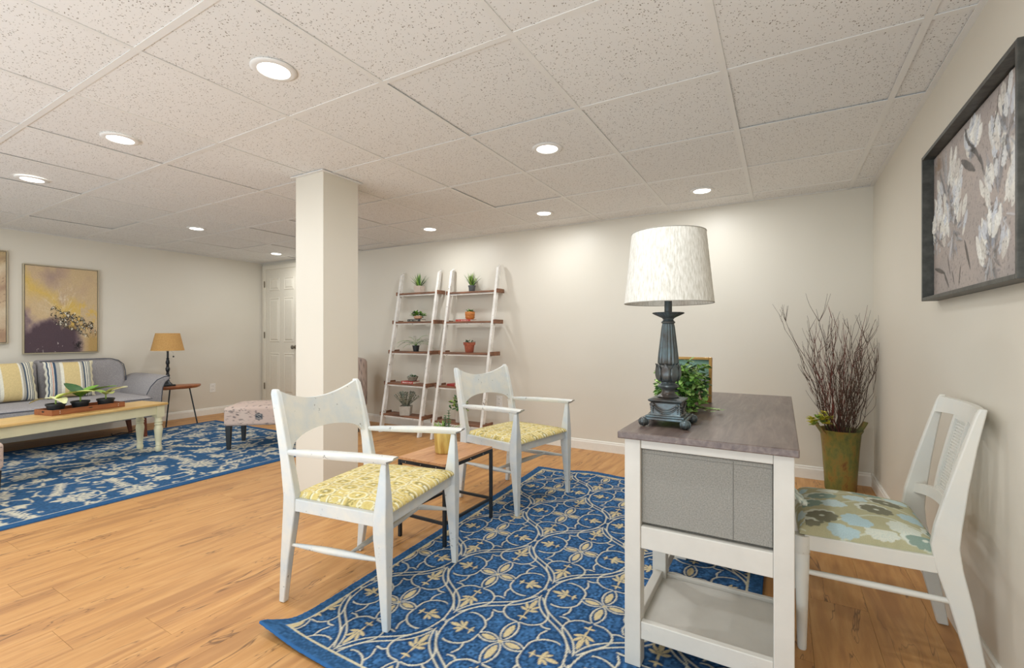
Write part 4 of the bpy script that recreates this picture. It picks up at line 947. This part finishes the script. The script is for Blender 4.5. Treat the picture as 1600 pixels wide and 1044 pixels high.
# ------------------------------------------------------------------ wall paintings
def canvas(P0, ux, uz, w_, h_, nu, nv, colf, nrm, relief):
    U, V_ = np.meshgrid(np.linspace(0, 1, nu), np.linspace(0, 1, nv)); U = U.ravel(); V_ = V_.ravel(); c, hgt = colf(U, V_)
    P = np.array(P0)[None] + np.outer(U * w_, ux) + np.outer(V_ * h_, uz) + np.outer(hgt * relief, nrm); return grid_mesh('canvas', P, nu, nv, c)
def burst(U, V_):
    n = vnoise(U, V_, 4, 2, 5); n2 = vnoise(U, V_, 14, 4, 5, .7); n3 = vnoise(U, V_, 30, 6, 4, .75)
    c = np.tile(V3('#cdb38b'), (len(U), 1)); c = blend(c, np.clip((n - .45) * 4, 0, 1) * .6, V3('#bda08a'))
    d = (V_ - .78 + .45 * U); c = blend(c, np.clip(1 - np.abs(d + .02 + (n - .5) * .5) / .20, 0, 1) * .85 * (U < .75), V3('#d6b45c')); c = blend(c, np.clip(.9 - np.hypot((U - .35) / .2, (V_ - .88) / .2) + (n - .5), 0, 1) * .7, V3('#9b8583'))
    c = blend(c, np.clip((.50 - V_ - .25 * np.abs(U - .15) + (n - .5) * .5) * 6, 0, 1) * .85 * (1 - np.clip((U - .72) * 9, 0, 1)), V3('#8d7882')); c = blend(c, np.clip((.36 - V_ + .10 * np.sin(U * 3) + (n - .5) * .45) * 7, 0, 1) * np.clip((.80 - U) * 7, 0, 1), V3('#54434a'))
    r = np.hypot(U - .52, (V_ - .45)); a = np.arctan2(V_ - .45, U - .52); ray = vnoise(a * 2 + 10, r * 1.2, 6, 9, 3)
    c = blend(c, np.clip((ray - .52) * 4 + (n2 - .5) * 5, 0, 1) * np.clip((.40 - r) * 4, 0, 1) * np.clip((V_ - .40) * 8, 0, 1) * .55, V3('#ece0c2')); c = blend(c, np.clip((n2 - .52) * 12, 0, 1) * np.clip((.34 - np.hypot((U - .75) / 1.0, (V_ - .44) / .6)) * 8, 0, 1) * .85, V3('#d8b45c'))
    band = np.exp(-((V_ - (.46 - .35 * (U - .35))) / .09) ** 2) * np.clip((U - .3) * 8, 0, 1) * np.clip((1.02 - U) * 8, 0, 1)
    c = blend(c, np.clip((n3 - .47) * 14, 0, 1) * (band > .22), V3('#1d171c')); c = blend(c, np.clip((n3 - .63) * 20, 0, 1) * (band > .15) * (U > .35), V3('#e9e0c8'))
    bl = np.exp(-(np.hypot(U - .72, V_ - .08) / .09) ** 2); c = blend(c, np.clip(bl * 1.4 - .4, 0, 1) * (n3 > .5), V3('#1d191c')); c = blend(c, np.clip((U - .78) * 9, 0, 1) * np.clip((.27 - V_) * 9, 0, 1) * .9, V3('#b5945a'))
    c = blend(c, (n3 > .70) * (V_ < .12) * .7 * (U < .5), V3('#cbbfb8'))
    return c, n2 + n3 * .6
def waves(U, V_):
    n = vnoise(U, V_, 3, 12, 5); m_ = np.sin((V_ * 5 - U * 2.4 + n * 2.2) * 3)
    c = np.tile(V3('#c3a98a'), (len(U), 1)); c = blend(c, np.clip(m_ * .6, 0, 1), V3('#dccfb2')); c = blend(c, np.clip(-m_ - .3, 0, 1) * .9, V3('#9b7b68')); c = blend(c, np.clip((.07 - np.abs(m_ + .1)) * 10, 0, 1), V3('#6d5248')); c = blend(c, np.clip((.35 - V_) * 3, 0, 1) * .5, V3('#a88468')); c = blend(c, np.clip((V_ - .8) * 4, 0, 1) * .6, V3('#a8945c'))
    return c, n
def blossoms(U, V_):
    n = vnoise(U, V_, 5, 22, 5, .6); n3 = vnoise(U, V_, 40, 23, 3)
    c = np.tile(V3('#b3a7a0'), (len(U), 1)); c = blend(c, np.clip((n - .42) * 3, 0, 1) * .6, V3('#a09794')); c = blend(c, np.clip((.5 - n) * 3, 0, 1) * .5, V3('#c3b4aa')); h = n3 * .3
    asp = 1.48; x = U * asp; y = V_; r = random.Random(33)
    def st(x0, y0, x1, y1, hw, col_, a=1.0):
        nonlocal c, h
        L = lens(x + (n3 - .5) * .01, y + (n - .5) * .02, x0, y0, x1, y1, hw); k = np.clip(L / .004 + .5, 0, 1); c = blend(c, k * a * (.75 + .4 * n3), V3(col_)); h = h + k * .8
    for (cx, cy, R) in ((.30, .62, .34), (.42, .42, .30), (1.10, .42, .36), (1.22, .72, .26), (1.02, .16, .24), (.10, .40, .22), (.75, .80, .12)):
        for k in range(46):
            a = r.uniform(0, 2 * PI); L = r.uniform(.3, 1) * R; q = r.uniform(0, .6) * R; st(cx + q * math.cos(a) * .6, cy + q * math.sin(a), cx + L * math.cos(a) * .75, cy + L * math.sin(a) + .05, r.uniform(.006, .016), r.choice(['#6f6d6b', '#77787a', '#a9adb1', '#8f949e', '#5d574f', '#c9cace']), .6)
        for k in range(26):
            a = r.uniform(-.6, PI + .6); L = r.uniform(.35, .9) * R; x0, y0 = cx + .75 * L * math.cos(a), cy + .75 * L * math.sin(a); st(x0, y0, x0 + .11 * math.cos(a) * .6, y0 + .10 + .05 * r.random(), r.uniform(.020, .036), r.choice(['#e6e3da', '#dcdcda', '#cdd0d6', '#efece3', '#d5cfc6']), .95)
    for (a, b, c_, d, hw) in ((.62, .98, .90, .66, .016), (.56, .80, .80, .66, .026), (.86, .74, .92, .62, .012), (1.12, 1.0, 1.06, .74, .007), (.30, .26, .36, .12, .008), (.02, .20, .26, .14, .016), (.22, .16, .34, .03, .014), (.56, .16, .52, .02, .009), (.40, .14, .44, .04, .008), (.62, .30, .72, .10, .016)): st(a, b, c_, d, hw, '#4f4a44', .9)
    c = blend(c, np.clip(.8 - np.hypot((x - .12) / .12, (y - .92) / .12) + (n - .5), 0, 1) * (n3 > .4), V3('#8a6d4c')); c = blend(c, np.clip((vnoise(U * 3, V_, 60, 77, 2) - .68) * 10, 0, 1) * .5, V3('#4d4a48'))
    return c, h
def wall_art(name, label, P0, ux, nrm, w_, h_, colf, frame_m, depth, fw_, recess, nu, nv, relief=.003):
    t = thing(name, label, 'painting', P0); ux = Vector(ux); nrm = Vector(nrm); uz = Vector((0, 0, 1))
    def bar(a0, a1, z0, z1):
        mb = MB(); pts = []
        for z in (z0, z1): 
            for (a, d) in ((a0, .001), (a1, .001), (a1, depth), (a0, depth)): pts.append(ux * a + nrm * d + uz * z)
        mb.hexa(pts); return mb.build('frame_bar', frame_m, t, bevel=.0015)
    bar(0, fw_, 0, h_); bar(w_ - fw_, w_, 0, h_); bar(fw_, w_ - fw_, 0, fw_); bar(fw_, w_ - fw_, h_ - fw_, h_)
    bk = MB(); pts = [ux * a + nrm * d + uz * z for z in (fw_, h_ - fw_) for (a, d) in ((fw_, .001), (w_ - fw_, .001), (w_ - fw_, depth - recess - .004), (fw_, depth - recess - .004))]; bk.hexa(pts).build('backing', BLACKM, t)
    g = .004; me = canvas(ux * (fw_ + g) + nrm * (depth - recess) + uz * (fw_ + g), ux, uz, w_ - 2 * (fw_ + g), h_ - 2 * (fw_ + g), nu, nv, colf, nrm, relief); link('canvas', me, P_PAINT, t)
wall_art('painting', 'abstract gold and dark plum painting in thin frame above the sofa', (XL, 1.565, .862), (0, 1, 0), (1, 0, 0), .592, .903, burst, CHAMP, .042, .010, .006, 200, 300, .003)
wall_art('painting', 'beige and brown abstract painting cut by the left picture edge', (XL, .87, .968), (0, 1, 0), (1, 0, 0), .592, .903, waves, CHAMP, .042, .010, .006, 60, 90, .002)
wall_art('painting', 'large painting of white blossoms in black shadow-box frame on the right wall', (XR, 2.510, 1.193), (0, -1, 0), (-1, 0, 0), .905, .590, blossoms, BLKF, .052, .014, .036, 380, 250, .0012)

# ------------------------------------------------------------------ sofa, pillows
def sofa():
    ox, oy = -6.0, 1.3; t = thing('sofa', 'grey fabric sofa with navy piping against the left wall', 'sofa', (ox, oy, 0))
    y0, y1 = .05, 2.36
    def rb(name, x0, x1, ya, yb, z0, z1, r, mat=SOFA, seg=5): o = MB().box(x0 - ox, x1 - ox, ya - oy, yb - oy, z0, z1).build(name, mat, t, bevel=r, seg=seg, smooth=True, angle=50); return o
    rb('base', -6.44, -5.62, y0, y1, .205, .315, .02)
    rb('seat_cushion', -6.30, -5.50, y0 + .01, 2.26, .316, .435, .045)
    # back: two upholstered sections with rounded upper corner at the arm end
    def backsec(ya, yb, zt, rr_right, rr_left):
        poly = [(ya, .30), (yb, .30)]
        if rr_right: poly += [(yb - rr_right + rr_right * math.cos(a), zt - rr_right + rr_right * math.sin(a)) for a in np.linspace(0, PI / 2, 9)]
        else: poly += [(yb, zt)]
        if rr_left: poly += [(ya + rr_left - rr_left * math.sin(a), zt - rr_left + rr_left * math.cos(a)) for a in np.linspace(0, PI / 2, 7)]
        else: poly += [(ya, zt)]
        poly = [(a - oy, b) for a, b in poly]; mb = MB()
        rings = [[(x - ox + (-.085 * (p[1] - .3) / .5), p[0], p[1]) for p in poly] for x in (-6.42, -6.26)]
        return mb.loft(rings).build('backrest', SOFA, t, bevel=.03, seg=4, smooth=True, angle=60)
    backsec(y0 + .02, 1.625, .775, .03, .12); backsec(1.63, 2.33, .800, .13, .03)
    # flared arm
    prof = [(2.245, .316), (2.262, .436), (2.30, .52), (2.36, .590), (2.43, .622), (2.475, .625), (2.485, .600), (2.440, .560), (2.415, .50), (2.405, .40), (2.40, .21), (2.30, .205)]
    rings = []
    for x, s in ((-6.44, .97), (-6.30, 1.0), (-6.0, 1.0), (-5.72, .985), (-5.66, .93)):
        cy_, cz_ = 2.36, .42; rings.append([(x - ox, cy_ + (a - cy_) * s - oy, cz_ + (b - cz_) * s) for a, b in prof])
    MB().loft(rings).build('arm', SOFA, t, bevel=.008, seg=2, smooth=True, angle=60)
    pp = [(-5.664 - ox, 2.36 + (a - 2.36) * .95 - oy, .42 + (b - .42) * .95) for a, b in prof[1:11]]; MB().tube(pp, .004, 6).build('piping', PIPE, t, smooth=True)
    MB().tube([(-5.497 - ox, y0 + .03 - oy, .412), (-5.497 - ox, 2.25 - oy, .412)], .0035, 6).build('piping', PIPE, t); MB().tube([(-5.497 - ox, y0 + .03 - oy, .340), (-5.497 - ox, 2.25 - oy, .340)], .0035, 6).build('piping', PIPE, t)
    top = [(-6.253 - .085 * (z - .3) / .5 - ox + .0, y - oy, z) for y, z in ((1.64, .79), (1.9, .797), (2.2, .797), (2.27, .775), (2.315, .73), (2.327, .66), (2.327, .50))]; MB().tube(top, .004, 6).build('piping', PIPE, t, smooth=True)
    for (x, y, dx, dy) in ((-5.68, 2.24, .02, .015), (-6.12, 2.27, .03, .02), (-5.68, .2, .02, -.015), (-6.3, .2, -.02, -.015)):
        zf = .0095 if x > -6.0 else .001
        MB().rects([(x + dx - ox, y + dy - oy, zf, .014, .014), (x - ox, y - oy, .204, .024, .024)]).build('leg', LEGW, t, bevel=.003)
sofa()
def pillow(label, loc, rz, tilt, w_, stripes, bg, group=None):
    t = thing('throw_pillow', label, 'pillow', loc, rz, group); n = 64
    U, V_ = np.meshgrid(np.linspace(-1, 1, n), np.linspace(-1, 1, n)); U = U.ravel(); V_ = V_.ravel(); th = .075 * (np.clip(1 - np.abs(U) ** 2.6, 0, 1) * np.clip(1 - np.abs(V_) ** 2.6, 0, 1)) ** .5
    pin = 1 - .06 * (1 - V_ ** 2) * np.abs(U) ** 3; pin2 = 1 - .06 * (1 - U ** 2) * np.abs(V_) ** 3; y = U * w_ * pin + .004 * np.sin(V_ * 16) * np.abs(U) ** 6; z = V_ * w_ * pin2
    c = np.tile(V3(bg), (len(U), 1))
    for (a, b, cc) in stripes: c = blend(c, ((U > a) & (U < b)) * 1.0, V3(cc))
    c *= (.9 + .15 * rng.random(len(U)))[:, None]
    R = Euler((0, -tilt, 0)).to_matrix()
    for sgn, nm in ((1, 'pillow_front'), (-1, 'pillow_back')):
        P = np.stack([sgn * th, y, z + w_], 1); P = P @ np.array(R).T; me = grid_mesh(nm, P if sgn > 0 else P.reshape(n, n, 3)[:, ::-1].reshape(-1, 3), n, n, c if sgn > 0 else c.reshape(n, n, 3)[:, ::-1].reshape(-1, 3)); link(nm, me, P_PILLOW, t)
S = [(-1, -.93, '#e9e4d2'), (-.93, -.86, '#3f5269'), (-.80, -.76, '#8b8f94'), (-.72, -.70, '#b5604a'), (-.66, -.56, '#3f5269'), (-.56, -.40, '#b9b3a6'), (-.40, -.30, '#e9e4d2'), (-.30, .34, '#dcc58f'), (.34, .40, '#eee9da'), (.40, .50, '#b7b1a2'), (.50, .57, '#3f5269'), (.57, .63, '#e9e4d2'), (.63, .68, '#33465c'), (.72, .75, '#55616f'), (.78, .82, '#33465c'), (.82, 1.0, '#e2d9bb')]
pillow('cream and navy striped throw pillow, the one nearer the sofa arm', (-6.07, 1.80, .437), -.08, .30, .185, S, '#e9e4d2', 'striped pillows on the sofa')
pillow('cream and navy striped throw pillow left of the other one, near the picture edge', (-6.08, 1.385, .437), .10, .32, .19, S[::1], '#e9e4d2', 'striped pillows on the sofa')
o = MB().tube([(-6.10, 2.13, .012), (-6.0, 2.10, .012), (-5.96, 2.16, .03), (-6.02, 2.24, .012), (-6.08, 2.36, .03), (-6.12, 2.42, .10), (-6.14, 2.44, .16)], .005, 6).build('power_cord', M('black_cord', '#22242a', .6), None, smooth=True); tag(o, 'black power cord looping on the floor under the sofa end', 'cord')

# ------------------------------------------------------------------ round side table with small lamp
def stool_table():
    cx, cy, H = -6.13, 2.765, .462; t = thing('side_table', 'live-edge wooden side table on thin black legs beside the sofa', 'side table', (cx, cy, 0), .0); n = 40; r = random.Random(3); k_ = [r.uniform(-1, 1) for _ in range(6)]
    def ring(z, s): return [((.125 + .008 * math.sin(3 * a + k_[0]) + .006 * math.sin(7 * a + k_[1])) * s * math.cos(a) , (.235 + .010 * math.sin(5 * a + k_[2]) + .006 * math.sin(9 * a)) * s * math.sin(a), z) for a in [2 * PI * j / n for j in range(n)]]
    MB().loft([ring(H - .036, .93), ring(H - .024, .99), ring(H - .010, 1.0), ring(H - .003, .985), ring(H, .95)]).build('table_top', LIVE, t, smooth=True, angle=60)
    for (x0, y0, x1, y1) in ((.04, -.10, .075, -.155), (-.07, -.13, -.12, -.16), (.05, .10, .175, .125), ):
        MB().tube([(x1, y1, .002 if x1 < .12 else .010), (x0, y0, H - .037)], .0075, 8).build('leg', BLACKM, t, smooth=True)
    l = thing('table_lamp', 'small black turned lamp with tan shade on the live-edge side table', 'lamp', (-6.13, 2.66, H + .0005)); 
    MB().box(-.058, .058, -.058, .058, 0, .018).build('base', BLACKM, l, bevel=.003)
    MB().lathe([(.048, .018), (.044, .028), (.026, .045), (.017, .060), (.020, .066), (.013, .075), (.012, .10), (.020, .112), (.022, .125), (.013, .142), (.017, .150), (.012, .158), (.021, .185), (.022, .205), (.013, .225), (.018, .232), (.011, .240), (.020, .262), (.019, .285), (.012, .31), (.016, .316), (.010, .325), (.010, .40)], 24).build('stem', M('lamp_black', '#2b2d30', .3, metal=.3), l, smooth=True, angle=50)
    sh = MB(); sh.loft([[(r_ * math.cos(2 * PI * j / 48), r_ * math.sin(2 * PI * j / 48), z) for j in range(48)] for r_, z in ((.160, .410), (.116, .610), (.1145, .610), (.1585, .410), (.160, .410))], cap=False); sh.build('lamp_shade', BURLAP, l, smooth=True, angle=60)
    MB().tube([(.014, .030, .40), (.015, .050, .385), (.015, .052, .345)], .0008, 4).build('pull_chain', NAIL, l); MB().ball((.015, .052, .338), .009, 10, 8).build('chain_knob', BLACKM, l, smooth=True)
    MB().tube([(-.115, 0, .605), (0, 0, .60), (.115, 0, .605)], .0012, 4).build('spider', BLACKM, l); MB().lathe([(.011, .40), (.014, .41), (.014, .45), (.002, .602)], 12).build('socket', NAIL, l, smooth=True)
stool_table()

# ------------------------------------------------------------------ cream bench used as coffee table, tray, plants
BR_ = math.radians(12)
def bench_xy(a, d):   # a: along the bench from its near-right corner towards the camera side; d: depth away from the room
    e = Vector((math.sin(BR_), -math.cos(BR_))); f = Vector((-math.cos(BR_), -math.sin(BR_))); return Vector((-4.815, 2.095)) + e * a + f * d
def bench():
    L, D, H = 1.34, .34, .442; c = bench_xy(L / 2, D / 2); t = thing('coffee_table', 'long cream painted bench table with honey wood top before the sofa', 'coffee table', (c.x, c.y, 0), BR_)
    # local x = width towards the room, local y = along towards the door
    MB().box(-D / 2, D / 2, -L / 2, L / 2, H - .020, H).build('table_top', BTOP, t, bevel=.004)
    for s in (-1, 1): MB().box(s * (D / 2 - .040) - .009, s * (D / 2 - .040) + .009, -L / 2 + .085, L / 2 - .085, H - .100, H - .0205).build('apron', CREAM, t, bevel=.002); MB().box(-D / 2 + .085, D / 2 - .085, s * (L / 2 - .040) - .009, s * (L / 2 - .040) + .009, H - .100, H - .0205).build('apron', CREAM, t, bevel=.002)
    for sx in (-1, 1):
        for sy_ in (-1, 1):
            x, y = sx * (D / 2 - .052), sy_ * (L / 2 - .052); z0 = .009; lg = MB(); lg.box(x - .033, x + .033, y - .033, y + .033, H - .125, H - .0205)
            pr_ = [(.001, 0), (.020, 0), (.024, .010), (.026, .030), (.020, .050), (.024, .056), (.021, .062), (.024, .10), (.029, .16), (.033, .20), (.030, .222), (.025, .236), (.031, .244), (.031, .252), (.026, .258), (.033, .268), (.033, .275), (.028, .282), (.028, .31)]
            zs = (H - .125 - z0) / .31; lg.lathe([(r_, z0 + z * zs) for r_, z in pr_], 24, (x, y)); lg.build('leg', CREAM, t, smooth=True, angle=45)
    tc = bench_xy(.545, .205); tr = thing('tray', 'reddish wooden tray with handle holes on the cream bench', 'tray', (tc.x, tc.y, H + .0005), BR_); a, b, h = .105, .25, .042
    MB().box(-a, a, -b, b, 0, .006).build('tray_bottom', TRAYW, tr)
    for s in (-1, 1):
        MB().box(s * (a - .005) - .005, s * (a - .005) + .005, -b, b, .0062, h).build('tray_side', TRAYW, tr, bevel=.001)
        e = MB().box(-a + .0102, a - .0102, s * (b - .005) - .005, s * (b - .005) + .005, .0062, h).build('tray_end', TRAYW, tr, bevel=.001); 
        MB().prism([(.016 * math.cos(q) , .027 + .006 * math.sin(q)) for q in np.linspace(0, 2 * PI, 13)[:-1]], 'y', s * (b + .0003) - .0004, s * (b + .0003) + .0004).build('handle_hole', DARK, tr)
        for y in (-b + .05, b - .05):
            for z in (.016, .030): MB().ball((s * (a + .0003), y, z), .0028, 8, 6).build('screw', OUTW, tr)
    MB().prism([(-.0 + .014 * math.cos(q), .029 + .004 * math.sin(q)) for q in np.linspace(0, 2 * PI, 13)[:-1]], 'x', a + .0002, a + .0008).build('handle_hole', DARK, tr)
    # three black pots: yellow-leaved, green-leaved, yellow-white
    def tpot(label, y, mats, leaves, x=0):
        p = bench_xy(.545 - y, .205 - x); q = plant(label, (p.x, p.y, H + .0068), BR_, 'small plants in black pots on the tray'); MB().lathe([(.001, 0), (.040, 0), (.044, .003), (.056, .062), (.061, .062), (.061, .074), (.054, .074), (.052, .066), (.001, .066)], 20).build('pot', BLACKP, q, smooth=True, angle=40)
        MB().tube([(0, 0, .064), (.002, 0, .095), (0, 0, .11)], .006, 6).build('stem', LGREEN, q)
        for (az, el, L, W_, m_, bend) in leaves: mb = MB(); put_leaf(mb, (0, 0, .105), 0, el, L * 1.3, W_ * 1.35, bend, .25, 8); o = mb.build('leaf', m_, q, smooth=True, angle=0); o.rotation_euler = (0, 0, az - BR_)
    R_ = YAW   # picture-right direction as seen from the room
    YL = leafmat('leaf_yellow', '#dfe08a', '#bccf62'); WH = leafmat('leaf_cream', '#eeeac6', '#d7d98c')
    tpot('yellow-leaved plant in a black pot at the left end of the tray', -.172, None, [(R_ + .15, .55, .20, .032, YL, -.35), (R_ + PI + .1, .30, .13, .026, WH, -.5), (R_ + PI - .8, .5, .09, .026, WH, -.5), (R_ - .5, .35, .12, .030, WH, -.5), (R_ + 1.5, .6, .10, .028, YL, -.4)])
    tpot('broad green-leaved plant in a black pot in the middle of the tray', -.012, None, [(R_ + .1, .55, .21, .040, GREEN, -.25), (R_ + PI - .1, .95, .13, .042, DGREEN, -.3), (R_ - 1.2, .8, .10, .036, GREEN, -.4), (R_ + 1.4, .8, .12, .034, GREEN, -.3)])
    tpot('white-yellow leaved plant in a black pot at the right end of the tray', .150, None, [(R_ + .1, .75, .13, .034, WH, -.4), (R_ + .9, .7, .11, .032, WH, -.4), (R_ - .6, .5, .11, .030, YL, -.4), (R_ + PI, .6, .10, .026, LGREEN, -.4)], .03)
bench()

# ------------------------------------------------------------------ ottomans and patterned chair
def toile(seed):
    def f(P, Nn):
        ax = np.abs(Nn).argmax(1); u = np.where(ax == 0, P[:, 1], P[:, 0]); v = np.where(ax == 2, P[:, 1], P[:, 2]); n = vnoise(u + 5, v + 5, 22, seed, 4, .7); n2 = vnoise(u + 5, v + 5, 9, seed + 1, 3)
        c = np.tile(V3('#d3bdb0'), (len(P), 1)); c = blend(c, np.clip((n2 - .5) * 3, 0, 1) * .35, V3('#e2d6c8')); ln = np.clip((.014 - np.abs(n - .5)) / .008, 0, 1); c = blend(c, ln * np.clip((n2 - .36) * 6, 0, 1) * .85, V3('#4e4a4c')); c = blend(c, np.clip((n - .66) * 14, 0, 1) * .7, V3('#57545a'))
        return c, u, v, ax
    return f
def rounded(name, mat, parent, x0, x1, y0, y1, z0, z1, rad, colf, dens=.008, puff=.0):
    bm = bmesh.new(); bmesh.ops.create_cube(bm, size=2); cuts_ = max(8, int((x1 - x0) / dens)); bmesh.ops.subdivide_edges(bm, edges=bm.edges, cuts=min(44, cuts_), use_grid_fill=True)
    me = bpy.data.meshes.new(name); bm.to_mesh(me); bm.free(); n = len(me.vertices); co_ = np.empty(n * 3, np.float32); me.vertices.foreach_get('co', co_); q = co_.reshape(-1, 3)
    h = np.array([(x1 - x0) / 2, (y1 - y0) / 2, (z1 - z0) / 2]); c0 = np.array([(x0 + x1) / 2, (y0 + y1) / 2, (z0 + z1) / 2]); p = q * h; inner = np.clip(p, -(h - rad), h - rad); d = p - inner; l = np.linalg.norm(d, axis=1); ok = l > 1e-6
    nn = np.zeros_like(p); nn[ok] = d[ok] / l[ok][:, None]; face = np.abs(q).max(1, keepdims=True); flat = ~ok; nn[flat] = 0; P = inner + nn * rad; P[flat] = p[flat]; P[:, 2] += puff * (q[:, 2] > .5) * (1 - q[:, 0] ** 2) * (1 - q[:, 1] ** 2); P = P + c0
    me.vertices.foreach_set('co', P.astype(np.float32).ravel()); Nn = np.where(np.abs(q) > .985, q, 0); Nn[np.abs(Nn).sum(1) == 0] = (0, 0, 1)
    c = colf(P, Nn); ca = me.color_attributes.new('Col', 'FLOAT_COLOR', 'POINT'); ca.data.foreach_set('color', np.concatenate([c, np.ones((n, 1))], 1).astype(np.float32).ravel()); me.update(); me.shade_smooth(); return link(name, me, mat, parent)
def ottoman(label, loc, rz):
    t = thing('ottoman', label, 'ottoman', loc, rz, 'patterned ottomans'); fz = toile(40)
    def colf(P, Nn):
        c, u, v, ax = fz(P, Nn); m_ = ax != 2; r_ = np.hypot(u - .02, v - .305); a = np.arctan2(v - .305, u - .02); c = blend(c, m_ * np.clip((.034 * (1 + .12 * np.cos(8 * a)) - r_) / .003, 0, 1), V3('#4a525c')); c = blend(c, m_ * np.clip((.004 - np.abs(r_ - .020)) / .003, 0, 1), V3('#c9c2b8')); c = blend(c, m_ * (r_ < .05) * np.clip((.004 - np.abs(np.abs(u - .02) - np.abs(v - .305))) / .003, 0, 1) * .7, V3('#b9b3aa')); return c
    rounded('cushion', P_OTT, t, -.28, .28, -.22, .22, .222, .395, .028, colf, puff=.022)
    for sx in (-1, 1):
        for sy_ in (-1, 1): MB().rects([(sx * .245, sy_ * .185, .0095, .015, .015), (sx * .245, sy_ * .185, .2215, .023, .023)]).build('leg', BLACKP, t, bevel=.003)
d = Vector((.75, .66)).normalized(); nv_ = Vector((-.66, .75)).normalized()
A = Vector((-4.372, 2.335)); c = A + d * .28 + nv_ * .22
ottoman('pink and grey toile ottoman on black legs standing on the rug near the column', (c.x, c.y, 0), math.atan2(.66, .75))
d2 = Vector((.43, -.9)).normalized(); n2_ = Vector((-.9, -.43)).normalized(); A2 = Vector((-4.150, .925)); c2 = A2 + d2 * .28 + n2_ * .22
ottoman('pink and grey toile ottoman cut by the lower left picture edge', (c2.x, c2.y, 0), math.atan2(-.9, .43))
def patterned_chair():
    t = thing('accent_chair', 'grey patterned upholstered chair half hidden behind the column', 'chair', (-4.27, 3.47, 0), math.radians(-120)); fz = toile(60)
    def colf(P, Nn):
        c, u, v, ax = fz(P, Nn); return c * np.array([.62, .60, .58])
    rounded('seat', P_OTT, t, -.22, .26, -.27, .27, .25, .44, .04, colf, puff=.01)
    # rounded back
    rounded('backrest', P_OTT, t, -.30, -.19, -.27, .27, .26, .80, .054, colf)
    for sx in (-1, 1):
        for sy_ in (-1, 1): MB().rects([(sx * .20, sy_ * .21, .0015, .014, .014), (sx * .19, sy_ * .21, .2495, .020, .020)]).build('leg', BLACKP, t, bevel=.002)
patterned_chair()
